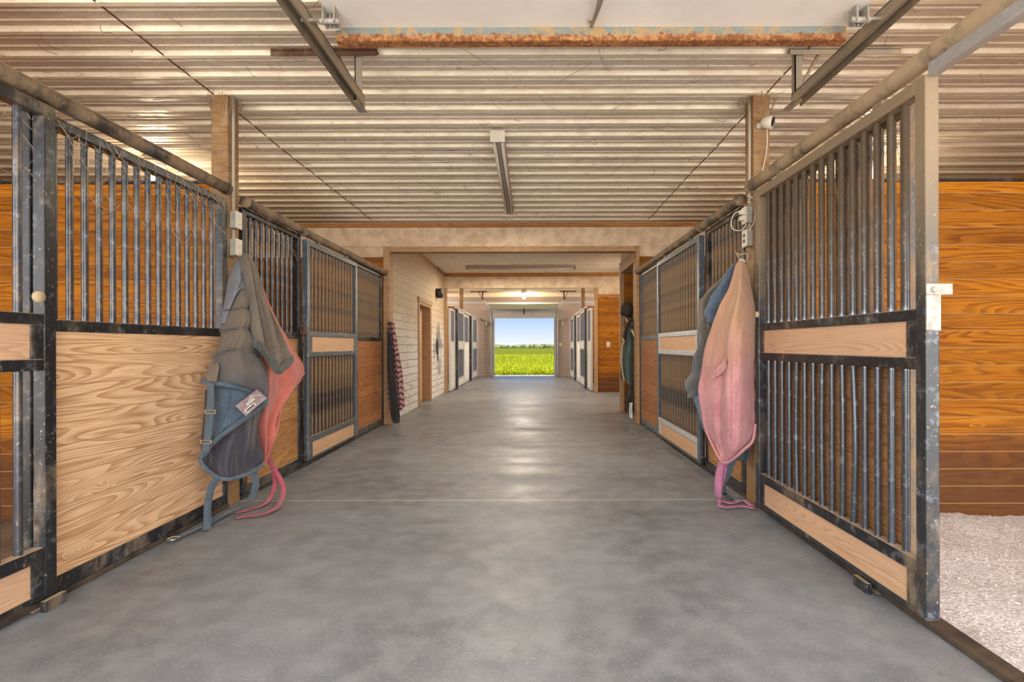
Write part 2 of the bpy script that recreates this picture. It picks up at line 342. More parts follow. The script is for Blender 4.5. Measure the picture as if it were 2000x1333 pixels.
def smooth_path(pts, k=6):
    pts = [Vector(p) for p in pts]; out = []
    for i in range(len(pts)-1):
        p0 = pts[max(i-1, 0)]; p1 = pts[i]; p2 = pts[i+1]; p3 = pts[min(i+2, len(pts)-1)]
        for j in range(k):
            t = j/k; out.append(.5*((2*p1)+(p2-p0)*t+(2*p0-5*p1+4*p2-p3)*t*t+(3*p1-p0-3*p2+p3)*t**3))
    out.append(pts[-1]); return out
def tag(o, label, cat, group=None, kind=None):
    if label: o['label'] = label
    if cat: o['category'] = cat
    if group: o['group'] = group
    if kind: o['kind'] = kind
    return o
def thing(name, label, cat, loc, group=None):
    o = bpy.data.objects.new(name, None); o.empty_display_size = .1; COL.objects.link(o); o.location = loc
    return tag(o, label, cat, group)
def struct(o, label=None): o['kind'] = 'structure'; o['label'] = label or o.name.replace('_', ' '); return o
def inst(name, mesh, parent, loc, rz=0):
    o = bpy.data.objects.new(name, mesh); COL.objects.link(o); o.parent = parent; o.location = loc; o.rotation_euler = (0, 0, rz); return o
def P(px, py, Y): return Vector(((px-VX)*Y/F, Y, HC-(py-VY)*Y/F))
def G(px, py, z=.012):
    Y = (HC-z)*F/(py-VY); return Vector(((px-VX)*Y/F, Y, z))

# ------------------------------------------------------------------ shell
XL, XR = -2.17, 1.615          # stall fronts
ZC = 2.985                     # ceiling
YP = 3.64                      # first partition, in line with the wooden posts
YW, YM, YE = 7.5, 12.5, 18.9   # cross walls and the back wall
m = MB()
m.box(XL-.02, XR+.02, -1, YW, -.2, 0); m.box(-5.8, 5.3, YW, YM, -.2, 0); m.box(-5.8, 5.3, YM, 19.0, -.2, 0); m.box(-2.1, 1.62, 19.0, 19.95, -.2, 0)
struct(m.build('floor', M['concrete']), 'grey concrete aisle floor with saw-cut joints')

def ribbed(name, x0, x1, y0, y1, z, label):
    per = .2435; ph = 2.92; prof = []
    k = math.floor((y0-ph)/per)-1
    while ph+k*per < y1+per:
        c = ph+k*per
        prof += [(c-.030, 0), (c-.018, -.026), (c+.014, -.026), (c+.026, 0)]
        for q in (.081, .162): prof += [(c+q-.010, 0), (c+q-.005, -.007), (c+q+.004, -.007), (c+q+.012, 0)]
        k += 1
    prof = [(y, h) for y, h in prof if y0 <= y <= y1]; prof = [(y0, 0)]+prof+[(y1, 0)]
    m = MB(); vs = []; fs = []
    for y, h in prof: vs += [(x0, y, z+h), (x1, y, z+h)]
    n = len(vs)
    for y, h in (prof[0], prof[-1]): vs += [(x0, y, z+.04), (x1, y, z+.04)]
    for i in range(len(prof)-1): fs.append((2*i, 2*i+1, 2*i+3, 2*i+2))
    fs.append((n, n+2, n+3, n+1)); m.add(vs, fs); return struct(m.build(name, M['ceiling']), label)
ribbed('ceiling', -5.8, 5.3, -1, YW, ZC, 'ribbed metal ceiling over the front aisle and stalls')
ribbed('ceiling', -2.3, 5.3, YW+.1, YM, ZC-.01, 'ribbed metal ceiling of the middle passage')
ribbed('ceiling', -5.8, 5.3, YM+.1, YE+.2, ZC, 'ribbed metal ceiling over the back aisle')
# seams of the ceiling sheets above the stall fronts
for x in (-2.27, 1.70):
    m = MB(); pts = [(x+random.uniform(-.008, .008), y*.25, ZC-.020-.004*random.random()) for y in range(6, 30)]
    m.tube(pts, .005, 5); struct(m.build('trim_1' if x < 0 else 'trim_2', M['rusty_angle']), 'dark cobwebbed seam between ceiling sheets')
m = MB(); m.box(-5.9, -5.8, -1, 19, -.3, 3.05); struct(m.build('wall_left', M['side_boards']), 'outer board wall left')
m = MB(); m.box(5.3, 5.4, -1, 19, -.3, 3.05); struct(m.build('wall_right', M['side_boards']), 'outer board wall right')

# cross wall with wide opening
OX0, OX1, OZ = -2.068, 1.56, 2.60
m = MB(); m.cur = 0
m.box(-5.8, OX0-.09, YW, YW+.12, -.1, 2.46); m.box(OX1+.045, 5.3, YW, YW+.12, -.1, 2.46)
o = struct(m.build('wall_front', M['partition']), 'orange board cross wall with wide aisle opening')
m = MB(); m.box(-5.8, 5.3, YW-.015, YW+.12, 2.62, 3.1); m.box(-5.8, OX0-.09, YW-.012, YW+.1, 2.465, 2.617); m.box(OX1+.045, 5.3, YW-.012, YW+.1, 2.465, 2.617)
struct(m.build('wall_header', M['beam']), 'cream painted header over the first opening')
m = MB(); m.box(-5.8, 5.3, YW-.05, YW, 2.902, 2.962); struct(m.build('trim_3', M['orange_trim']), 'orange wood trim under the ceiling')
m = MB(); m.box(OX0-.09, OX0, YW-.06, YW+.14, 0, 2.62); m.box(OX1, OX1+.045, YW-.06, YW+.14, 0, 2.62); m.box(OX0, OX1, YW-.04, YW+.14, OZ-.06, 2.618)
struct(m.build('trim_4', M['trim_wood'], bevel=.004), 'tan timber casing of the first opening')

# middle passage: left shiplap wall with recessed door
XM = -2.12
m = MB(); D0, D1, DZ = 9.62, 10.72, 2.0
m.box(XM-.12, XM, YW+.14, D0, 0, 2.97); m.box(XM-.12, XM, D1, YM, 0, 2.97); m.box(XM-.12, XM, D0, D1, DZ, 2.97)
struct(m.build('wall_middle', M['white_shiplap']), 'whitewashed board wall of the middle passage')
m = MB(); m.box(XM-.2, XM+.015, D1-.05, D1, 0, DZ); m.box(XM-.2, XM+.015, D0, D0+.04, 0, DZ); m.box(XM-.2, XM+.02, D0, D1, DZ-.05, DZ-.002)
m.box(XM+.001, XM+.02, D1, D1+.06, 0, DZ); m.box(XM+.001, XM+.02, D0-.06, D0, 0, DZ)
m.box(XM+.001, XM+.035, D0-.08, D1+.08, DZ, DZ+.09)
o = struct(m.build('door_1', M['trim_wood'], bevel=.003), 'recessed tan door in the whitewashed board wall')
m = MB(); m.box(XM-.19, XM-.15, D0+.04, D1-.05, .01, DZ-.05); m.box(XM-.149, XM-.14, D0+.15, D1-.17, 1.1, 1.85); m.box(XM-.149, XM-.14, D0+.15, D1-.17, .2, .95)
m.build('door_slab', M['slat'], o, bevel=.003)
m = MB(); m.sphere((XM-.10, D0+.12, 1.0), .03); m.tube([(XM-.15, D0+.12, 1.0), (XM-.1, D0+.12, 1.0)], .01); m.build('door_handle', M['brass'], o)
m = MB(); m.box(XM-.12, XM+.006, YW+.14, YM, 2.88, 2.97); struct(m.build('trim_5', M['trim_wood']), 'wood trim along the middle passage ceiling')
# right short wall: tack nook
m = MB(); XN = 1.58
m.box(XN+.28, XN+.34, YW+.13, 8.8, 0, 2.40); struct(m.build('wall_nook', M['side_boards']), 'orange board wall of the tack nook')
m = MB(); m.box(XN-.03, XN+.04, 8.74, 8.83, 0, 2.4); m.box(XN-.03, XN+.30, YW+.14, 8.83, 2.40, 2.58); m.box(XN-.01, XN+.02, YW+.14, YW+.24, 1.5, 2.40)
struct(m.build('trim_6', M['trim_wood'], bevel=.004), 'timber casing of the tack nook')
m = MB(); m.box(XN+.041, XN+.28, 8.76, 8.81, 0, 2.4); struct(m.build('wall_nook_end', M['partition']), 'orange end board of the tack nook')
m = MB(); m.box(XN, XN+.3, YW+.14, 8.83, 2.582, 2.97); struct(m.build('wall_nook_top', M['beam']), 'cream boards over the tack nook')
# second cross wall
m = MB(); m.box(-2.3, 5.3, YM, YM+.1, 2.58, 2.86); m.box(1.66, 5.3, YM, YM+.1, 2.42, 2.578)
struct(m.build('wall_header_back', M['beam']), 'cream painted header over the second opening')
m = MB(); m.box(-2.3, 5.3, YM-.03, YM+.02, 2.862, 2.95); m.box(1.66, 5.3, YM-.02, YM+.1, 2.33, 2.418); struct(m.build('trim_7', M['orange_trim']), 'orange wood trim over the second opening')
m = MB(); m.box(1.66, 5.3, YM, YM+.1, 0, 2.33); m.box(-5.8, -2.12, YM, YM+.1, 0, 2.97)
struct(m.build('wall_back_right', M['partition']), 'orange board wall right of the second opening')
m = MB(); m.box(-2.12, -2.06, YM-.03, YM+.12, 0, 2.58); m.box(1.58, 1.66, YM-.03, YM+.12, 0, 2.58); struct(m.build('trim_8', M['trim_wood'], bevel=.004), 'timber casing of the second opening')
# back wall with open overhead door
EX0, EX1 = -1.40, .94
m = MB(); m.box(-5.8, EX0, YE, YE+.12, -.1, 2.97); m.box(EX1, 5.3, YE, YE+.12, -.1, 2.97); m.box(EX0, EX1, YE, YE+.12, 2.55, 2.97)
struct(m.build('wall_back', M['white_shiplap_x']), 'weathered board back wall around the field door')
m = MB(); m.box(EX0-.02, EX0+.05, YE-.02, YE+.25, 0, 2.55); m.box(EX1-.05, EX1+.02, YE-.02, YE+.25, 0, 2.55); m.box(-5.8, 5.3, YE-.05, YE-.001, 2.72, 2.80)
struct(m.build('trim_9', plain('grey_white_jamb', (.42, .40, .40), .7), bevel=.004), 'grey jambs of the field door')
# stall floors
for nm, x0, x1 in (('left', -5.8, XL-.02), ('right', XR+.02, 5.3)):
    m = MB(); NX, NY = 60, 90
    vs = [(x0+(x1-x0)*i/NX, -2+(YW+2)*j/NY, -.085+.028*noise.noise(Vector((x0+(x1-x0)*i/NX, (YW+2)*j/NY, 0))*2.2)+.02*noise.noise(Vector((i, j, 3))*.9)) for j in range(NY+1) for i in range(NX+1)]
    m.add(vs, [(j*(NX+1)+i, j*(NX+1)+i+1, (j+1)*(NX+1)+i+1, (j+1)*(NX+1)+i) for j in range(NY) for i in range(NX)], True)
    tag(m.build('stall_bedding', M['shavings' if nm == 'right' else 'dirt']), 'pale wood shavings bedding in the open stall on the right' if nm == 'right' else 'brown trodden bedding in the stalls on the left', 'bedding', kind='stuff')
m = MB(); rnd = random.Random(3)
for k in range(22000):
    x, y = rnd.uniform(XR+.05, 3.3), rnd.uniform(1.1, 3.6); z = -.085+.028*noise.noise(Vector((x, y+2, 0))*2.2)+.022
    a, b = rnd.uniform(0, 6.3), rnd.uniform(.0015, .0042); tz = rnd.uniform(-.006, .006)
    u = Vector((math.cos(a), math.sin(a), rnd.uniform(-.5, .5)))*b; w = Vector((-math.sin(a), math.cos(a), rnd.uniform(-.6, .6)))*b*.6; c = Vector((x, y, z+tz))
    m.add([c-u-w, c+u-w, c+u+w, c-u+w], [(0,1,2,3)])
tag(m.build('wood_shavings', M['flake']), 'loose curled wood flakes lying on the right stall floor', 'wood shavings', kind='stuff')

def part_wall(nm, x0, x1, y0, mat, label):
    m = MB(); m.box(x0, x1, y0, y0+.05, -.12, 2.33); o = struct(m.build(nm, mat), label)
    m = MB(); m.box(x0, x1, y0-.01, y0+.06, 2.332, 2.352); struct(m.build('trim_10', M['black']), 'steel cap on a stall partition')
part_wall('wall_partition', -5.8, XL-.08, YP+.03, M['partition'], 'orange stained board partition between the left stalls')
part_wall('wall_partition', XR+.08, 5.3, YP+.03, M['partition'], 'orange stained board partition beside the open right stall')
for x0, x1, yy in ((-5.8, -2.2, 15.4), (1.72, 5.3, 15.4)): part_wall('wall_partition', x0, x1, yy, M['partition'], 'board partition between back stalls')

# steel sills under the stall fronts
for x, s, ya, yb, lab in ((XL, -1, -1.0, YP-.01, 'left'), (XL, -1, 3.80, YW-.07, 'left'), (XR, 1, -1.0, YP-.01, 'right'), (XR, 1, 3.80, YW-.07, 'right')):
    m = MB(); m.box(x-.01*s, x+.07*s, ya, yb, 0., .028); struct(m.build('baseboard_'+lab, M['sill'], bevel=.004), 'black steel sill under the %s stall fronts' % lab)

# ------------------------------------------------------------------ stall fronts
def bar_mesh(z0, z1, mat, bend=0, r=.0155):
    n = 9 if bend else 2
    pts = [(bend*math.sin(math.pi*i/(n-1))*.3, bend*math.sin(math.pi*i/(n-1)), z0+(z1-z0)*i/(n-1)) for i in range(n)]
    return MB().tube(pts, r, 10, False).mesh('bar', mat)
def uprights(parent, y0, y1, z0, z1, mat, sp=.0855, bends=None, r=.0155):
    n = max(1, round((y1-y0)/sp)-1); base = bar_mesh(z0, z1, mat, 0, r); bends = bends or {}
    for i in range(n):
        me = bar_mesh(z0, z1, mat, bends[i], r) if i in bends else base
        inst('bar', me, parent, (0, y0+(y1-y0)*(i+1)/(n+1), 0))
T = .055
def door(x, ya, yb, s, label, fm, rm, bm_, sm='slat', zt=2.21, bends=None, group='sliding stall doors with bars', sp=.0885, latch=True, br=.0155):
    """sliding stall door; s=+1 when the aisle is towards +x"""
    w = (yb-ya)/2; t = thing('stall_door', label, 'stall door', (x, (ya+yb)/2, 0), group); h = T/2
    m = MB(); m.box(-h, h, -w, -w+T, .065, zt); m.box(-h, h, w-T, w, .065, zt); m.box(-h, h, -w+T, w-T, zt-T, zt)
    m.build('frame', M[fm], t, bevel=.005)
    for a, b in ((1.247, 1.295), (1.05, 1.10), (.228, .285)):
        m = MB(); m.box(-h+.002, h-.002, -w+T, w-T, a, b); m.build('rail', M[rm], t, bevel=.004)
    for q in (-w+T, w-T-.055):
        for a, b in ((1.10, 1.247), (.09, .228)): m = MB(); m.box(h*.4*s, h*.85*s, q, q+.055, a, b); m.build('corner_plate', M[rm], t, bevel=.002)
    m = MB(); m.box(-.016, .016, -w+T, w-T, 1.10, 1.247); m.build('slat_board', M[sm], t)
    m = MB(); m.box(-.016, .016, -w+T, w-T, .088, .228); m.build('kick_board', M[sm], t)
    m = MB(); m.box(-h*.8, h*.8, -w+T, w-T, .066, .088); m.build('bottom_edge', M[fm], t)
    uprights(t, -w+T, w-T, 1.295, zt-T, M[bm_], sp, r=br); uprights(t, -w+T, w-T, .285, 1.05, M[bm_], sp, bends, r=br)
    for q in (-w+.3, w-.3):
        m = MB(); m.box(-.012, .012, q-.03, q+.03, zt, zt+.03); m.build('hanger', M[fm], t)
    return t
def panel(x, ya, yb, s, label, fm, wm, bm_, sp=.082, group='fixed barred stall panels', rm=None, zt=2.205, br=.0155):
    w = (yb-ya)/2; t = thing('stall_grille', label, 'stall panel', (x, (ya+yb)/2, 0), group); h = T/2
    m = MB(); m.box(-h, h, -w, -w+T, .03, zt); m.box(-h, h, w-T, w, .03, zt); m.box(-h, h, -w+T, w-T, zt-.05, zt)
    m.build('frame', M[fm], t, bevel=.005)
    for a, b in ((1.222, 1.277), (.03, .105)): m = MB(); m.box(-h, h, -w+T, w-T, a, b); m.build('rail', M[rm or fm], t, bevel=.004)
    m = MB(); m.box(-.019, .019, -w+T, w-T, .105, 1.222); m.build('board_infill', M[wm], t)
    uprights(t, -w+T, w-T, 1.277, zt-.05, M[bm_], sp, r=br); return t
xd = XL+.04; xe = XR-.04
# left near stall
L0 = door(xd, .70, 2.25, 1, 'black barred stall door nearest the camera on the left, cut off by the frame', 'black', 'black', 'bar')
m = MB(); m.lathe((T/2, .775-.09, 1.365), [(0, .018), (.022, .018), (.026, .008), (.024, 0)], (1, 0, 0)); m.build('bumper', M['rope'], L0)
panel(XL-.02, 2.19, 3.62, 1, 'fixed panel with bars over light pine boards at front left', 'black', 'oak_light', 'bar')
# left second stall
panel(XL-.02, 3.815, 4.78, 1, 'fixed panel of orange boards behind the red blanket on the left', 'black', 'oak_mid', 'bar')
L2 = door(xd, 4.79, 6.17, 1, 'blue-grey framed barred door in middle of the left stall row', 'galv', 'galv', 'bar_brown', 'slat', zt=2.165)
panel(XL-.02, 6.16, 7.42, 1, 'short fixed panel with red brown boards at the far end of left row', 'black', 'red_boards', 'bar_brown')
# right near stall: door slid open over its fixed panel
R0 = door(xe, 1.984, 3.49, -1, 'large open sliding barred door at front right beside the shavings stall', 'black_door', 'black', 'bar_door', sp=.0865, bends={7: .012, 4: -.03, 5: -.012, 10: .018})
m = MB(); m.box(-T/2-.012, -T/2, -.835, -.70, 1.24, 1.40); m.box(-.04, -.02, -.86, -.70, 1.33, 1.40)
m = MB(); m.box(-.030, .075, -.760, -.7535, 1.345, 1.39); m.box(-.030, .028, -.761, -.7530, 1.205, 1.346); m.build('latch_plate', M['latch'], R0, bevel=.004)
m = MB(); m.lathe((.0, -.761, 1.366), [(0, .010), (.010, .010), (.013, 0)], (0, -1, 0)); m.build('bolt', M['greyplastic'], R0)
m = MB(); m.lathe((-T/2, .71, 1.36), [(0, .018), (.018, .018), (.022, .006), (.02, 0)], (-1, 0, 0)); m.build('bumper', M['rope'], R0)
panel(XR+.02, 2.15, 3.62, -1, 'fixed panel of brown boards seen through the open right door', 'bar_brown', 'oak_mid', 'bar_brown')
# right second stall
panel(XR+.02, 3.815, 4.66, -1, 'fixed barred panel behind the pink blanket on the right', 'black', 'oak_mid', 'bar_brown')
R2 = door(xe, 4.657, 6.20, -1, 'closed barred door with whitish rails in middle of the right row', 'galv', 'galv_white', 'bar_brown', 'slat', zt=2.165)
panel(XR+.02, 6.19, 7.42, -1, 'short fixed panel with red boards at the far end of right row', 'galv', 'red_boards', 'bar_brown')
# latch rods on the far doors
for x, y, s in ((XL+.045, 4.735, 1), (XR-.045, 4.60, -1)):
    t = thing('latch_rod', 'black vertical latch rod beside the %s middle stall door' % ('left' if s > 0 else 'right'), 'latch', (x, y, 0))
    m = MB(); m.tube([(0, 0, .06), (0, 0, 1.28)], .011, 8); m.build('rod', M['black'], t)
    m = MB(); m.box(-.02, .02, -.03, .08, 1.26, 1.33); m.build('catch', M['rusty_angle'], t, bevel=.004)
    for z in (.1, .62, 1.15): m = MB(); m.box(-.028, .016, -.02, .02, z, z+.035); m.build('bracket', M['black'], t)
    m = MB(); m.tube([(.0, 0, 1.28), (.012*s, 0, 1.33), (.012*s, -.05, 1.335)], .009, 8); m.build('handle', M['black'], t)
# floor guides
for x, y, lab in ((xe-.02, 2.38, 'right'), (xd+.02, 2.24, 'left')):
    m = MB(); s = 1 if lab == 'left' else -1
    m.box(x-.012, x+.012, y-.05, y+.05, 0, .05); m.box(x-.03*s, x-.055*s, y-.06, y+.06, 0.0, .006)
    tag(m.build('door_guide', M['black'], bevel=.003), 'small black floor guide under the near %s stall door' % lab, 'door guide', 'floor guides')
# door tracks
def track(x, ya, yb, z, label, mat='pipe', box=None, r=.038):
    t = thing('door_track', label, 'door track', (x, ya, z), 'round pipe door tracks')
    m = MB(); n = 14; L = yb-ya
    m.tube([(.003*noise.noise(Vector((x, i*.9, 0))), L*i/n, .004*noise.noise(Vector((x, i*1.3, 5)))) for i in range(n+1)], r, 16); m.build('pipe', M[mat], t)
    for q in (.0, L):
        m = MB(); m.lathe((0, q-.012, 0), [(0, 0), (r+.006, 0), (r+.006, .024), (0, .024)], (0, 1, 0), 16); m.build('end_cap', M[mat], t)
    if box:
        m = MB(); a, b = box; m.box(-.018, .018, a-ya, b-ya, -.085, -.035); m.build('channel', M['pipe_far'], t)
track(xd, -.4, 3.55, 2.26, 'round dusty track pipe over the front left stall')
track(xd, 3.80, 4.74, 2.235, 'short track pipe right behind the left timber post')
track(xd, 4.77, 7.42, 2.23, 'track pipe over the middle left stall door', 'pipe')
track(xe, -.4, 3.61, 2.285, 'thick tan dusty track pipe over the front right stall', 'pipe_tan', (.3, 1.98), .040)
track(xe, 3.80, 4.62, 2.24, 'short track pipe behind the right timber post')
track(xe, 4.65, 7.42, 2.235, 'track pipe over the middle right stall door')

# back aisle stalls
XBL, XBR = -2.02, 1.53
M['bar_far'] = steel('blue_grey_far_bar', (.14, .16, .22), .2, .4, spots=(.3, .32, .4))
for x, s, nm in ((XBL, 1, 'left'), (XBR, -1, 'right')):
    panel(x, 12.65, 13.46, s, 'white boarded panel first in the back aisle on the %s' % nm, 'whitesteel', 'white_far', 'bar_far', .1, 'white back aisle stall panels', zt=2.1)
    door(x+.05*s, 13.62, 14.95, s, 'white framed stall door with dark bars in the back aisle on the %s' % nm, 'whitesteel', 'whitesteel', 'bar_far', 'white_far', 2.12, group='white back aisle stall doors', sp=.1)
    panel(x, 14.98, 16.5, s, 'wide white panel in the middle of the back aisle on the %s' % nm, 'whitesteel', 'white_far', 'bar_far', .1, 'white back aisle stall panels', zt=2.1)
    door(x+.05*s, 17.1, 18.7, s, 'last white stall door before the field on the %s' % nm, 'whitesteel', 'whitesteel', 'bar_far', 'white_far', 2.12, group='white back aisle stall doors', sp=.1)
    for yy, q in ((13.50, 'before the first door'), (16.62, 'before the last door')):
        m = MB(); m.box(x-.04, x+.09*s, yy-.03, yy+.1, 0, 2.14)
        tag(m.build('stall_post', M['black'], bevel=.005), 'black steel stall post in the back aisle on the %s, %s' % (nm, q), 'post', 'back aisle steel posts')
    track(x+.05*s, 13.3, 16.4, 2.17, 'pale track pipe over the first back aisle door on the %s' % nm, 'whitesteel', r=.03)
    track(x+.05*s, 16.9, 18.8, 2.17, 'pale track pipe over the last back aisle door on the %s' % nm, 'whitesteel', r=.03)
    m = MB(); m.box(x-.13*s, x-.03*s, 15.40, 15.53, 0, ZC-.01); tag(m.build('timber_post', M['post_wood'], bevel=.005), 'brown timber post rising behind the back aisle stalls on the %s' % nm, 'post', 'back aisle timber posts')

# ------------------------------------------------------------------ front timber posts, boxes, wiring
def dust_cap(parent, x, y, w, d):
    m = MB(); rr = random.Random(int(x*100))
    for k in range(26):
        a = rr.uniform(0, 6.28); p0 = Vector((x+math.cos(a)*w*.6, y+math.sin(a)*d*.6, ZC-.03-rr.uniform(0, .16)))
        p1 = Vector((x+math.cos(a)*(w*.6+rr.uniform(.0, .07)), y+math.sin(a)*(d*.6+rr.uniform(.0, .07)), ZC-.025))
        mid = (p0+p1)/2+Vector((0, 0, -.02)); m.tube(smooth_path([p0, mid, p1], 3), .0018, 4)
    return m.build('cobweb', M['web'], parent)
pl = thing('timber_post', 'brown dusty timber post on the left carrying two switch boxes', 'post', (-2.235, 3.71, 0))
m = MB(); m.box(-.055, .065, -.07, .07, 0, ZC-.02); m.build('post', M['post_wood'], pl, bevel=.006); dust_cap(pl, 0, 0, .12, .14).location = (0, 0, 0)
m = MB(); m.tube([(.075, -.02, 2.10), (.075, -.02, 2.4), (.078, -.022, 2.75), (.075, -.02, ZC-.03)], .012, 10); m.tube([(.075, -.02, 1.84), (.075, -.02, 2.0)], .012, 10)
m.build('conduit', M['conduit'], pl)
pr = thing('timber_post', 'brown dusty timber post on the right carrying a camera and white cords', 'post', (1.68, 3.735, 0))
m = MB(); m.box(-.065, .055, -.07, .07, 0, ZC-.02); m.build('post', M['post_wood'], pr, bevel=.006); dust_cap(pr, 0, 0, .12, .14)
m = MB(); m.tube([(-.076, -.035, 1.95), (-.078, -.035, 2.3), (-.076, -.037, 2.7), (-.076, -.035, ZC-.05)], .012, 10); m.build('conduit', M['conduit'], pr)
def boxes(x, y, z, s, label, nm='switch'):
    t = thing('switch_box', label, nm, (x, y, z))
    m = MB(); m.box(0, .045*s, -.035, .035, -.06, .06); m.build('box', M['greyplastic'], t, bevel=.004)
    m = MB(); m.box(.045*s, .051*s, -.04, .04, -.062, .062); m.build('cover_plate', M['plastic'], t, bevel=.002)
    for z2 in (.02, -.02): m = MB(); m.box(.051*s, .055*s, -.012, .012, z2-.011, z2+.011); m.build('toggle', M['blackplastic'] if nm == 'outlet' else M['plastic'], t)
boxes(-2.168, 3.69, 2.07, 1, 'upper grey and white switch box on the left timber post')
boxes(-2.168, 3.69, 1.87, 1, 'lower grey and white switch box on the left timber post')
boxes(1.613, 3.70, 1.93, -1, 'grey outlet box low on the right timber post', 'outlet')
boxes(1.613, 3.705, 2.10, -1, 'upper outlet box with plugs on the right timber post', 'outlet')
t = thing('security_camera', 'round white camera with black face on the right timber post', 'camera', (1.665, 3.655, 2.735))
m = MB(); m.lathe((-.01, .01, 0), [(0, 0), (.025, 0), (.022, .02), (.010, .03), (.010, .05), (0, .05)], (0, -1, 0)); m.build('bracket', M['plastic'], t)
m = MB(); ax = Vector((.75, -.62, -.22)); m.lathe((.012, -.05, .0), [(0, -.035), (.022, -.03), (.035, -.012), (.043, .01), (.045, .045), (.040, .05)], ax); m.build('shell', M['plastic'], t)
m = MB(); m.lathe((.012, -.05, .0), [(.041, .046), (.030, .054), (0, .056)], ax); m.build('lens', M['blackplastic'], t)
m = MB(); m.tube(smooth_path([(1.69, 3.61, 2.69), (1.70, 3.64, 2.55), (1.66, 3.65, 2.35), (1.625, 3.64, 2.2), (1.612, 3.64, 2.05), (1.590, 3.66, 1.99), (1.585, 3.69, 1.95)]), .0035, 6)
tag(m.build('power_cord', M['plastic']), 'thin white cord running down from the camera on the post', 'cord')
m = MB(); pts = []
for i in range(70):
    a = i*.55; pts.append((1.600+.016*math.cos(a), 3.69+.022*math.sin(a), 2.38-i*.0036))
pts += [(1.575, 3.70, 2.11)]
m.tube(pts, .0035, 5); m.tube(smooth_path([(1.56, 3.70, 2.12), (1.50, 3.70, 2.12), (1.47, 3.70, 2.06), (1.48, 3.70, 2.00), (1.54, 3.70, 1.99), (1.57, 3.69, 2.03), (1.555, 3.70, 2.075)]), .004, 6)
m.box(1.53, 1.565, 3.685, 3.715, 2.105, 2.135); m.box(1.53, 1.565, 3.685, 3.715, 2.06, 2.09)
tag(m.build('charger_cord', M['plastic']), 'looped white cord with two plugs twisted around the right timber post', 'cord')

# overhead door at the front (parked overhead)
t = thing('overhead_door', 'white overhead door parked under the ceiling with rusty bottom strip', 'overhead door', (.30, 1.2, 2.70))
m = MB(); m.box(-1.24, 1.24, -2.6, 1.27, .0, .045)
for y in (-1.7, -.8, .1, .95): m.box(-1.235, 1.235, y, y+.004, -.004, .0)
m.build('door_panel', M['doorwhite'], t)
m = MB(); m.box(-1.24, 1.24, 1.262, 1.28, -.068, .0); m.box(-1.24, 1.24, 1.262, 1.31, -.070, -.066); m.build('stiffener', M['rust'], t)
m = MB(); m.box(-.02, .0, 1.2, 1.22, .0, -.01); m.tube(smooth_path([(-.0, 1.25, -.005), (.005, 1.0, -.03), (-.03, .7, -.01)]), .008, 8); m.tube(smooth_path([(.0, 1.25, -.005), (.02, 1.0, -.03), (.04, .7, -.01)]), .008, 8); m.build('lift_strap', M['trackirn'], t)
for s in (-1, 1):
    m = MB(); m.box(s*1.18, s*1.25, 1.16, 1.166, -.075, .0); m.box(s*1.185, s*1.195, 1.10, 1.166, -.07, .0); m.box(s*1.235, s*1.245, 1.10, 1.166, -.07, .0); m.tube([(s*1.205, 1.152, -.07), (s*1.205, 1.152, 0)], .007, 6); m.tube([(s*1.225, 1.152, -.07), (s*1.225, 1.152, 0)], .007, 6); m.tube([(s*1.2, 1.15, -.035), (s*1.36, 1.15, -.035)], .009, 8); m.tube([(s*1.17, 1.12, -.06), (s*1.26, 1.12, -.06)], .014, 8)
    m.build('roller_bracket', M['latch'], t, bevel=.003)
for s, x, nm in ((-1, -1.055, 'left'), (1, 1.655, 'right')):
    t = thing('door_rail', '%s steel rail of the overhead door hung from the ribbed ceiling' % nm, 'door rail', (x, 3.15, 2.66), 'overhead door rails')
    m = MB(); m.box(-.030, -.024, -3.6, 0, -.02, .045); m.box(.024, .030, -3.6, 0, -.02, .045); m.box(-.03, .03, -3.6, 0, .04, .045); m.tube([(-.028, -3.6, -.02), (-.028, 0, -.02)], .006, 6); m.tube([(.028, -3.6, -.02), (.028, 0, -.02)], .006, 6)
    m.box(-.04, .012, -.05, .10, -.012, -.004); m.build('rail', M['trackirn'], t)
    m = MB(); m.box(-.022, .022, -.03, -.024, .0, .30); m.box(-.022, -.016, -.03, .01, .0, .30)
    m.build('hanger', M['trackirn'], t)
    m = MB(); m.tube([(.0, -.02, .05), (-.13 if s < 0 else .13, -.02, .29)], .010, 6); m.build('brace', M['trackirn'], t)
    a, b = ((-.53, .12) if s < 0 else (-.06, .62))
    m = MB(); m.box(a, b, -.05, -.045, .27, .315); m.box(a, b, -.05, -.0, .300, .304); m.build('ceiling_angle', M['rusty_angle'] if s < 0 else M['trackirn'], t)

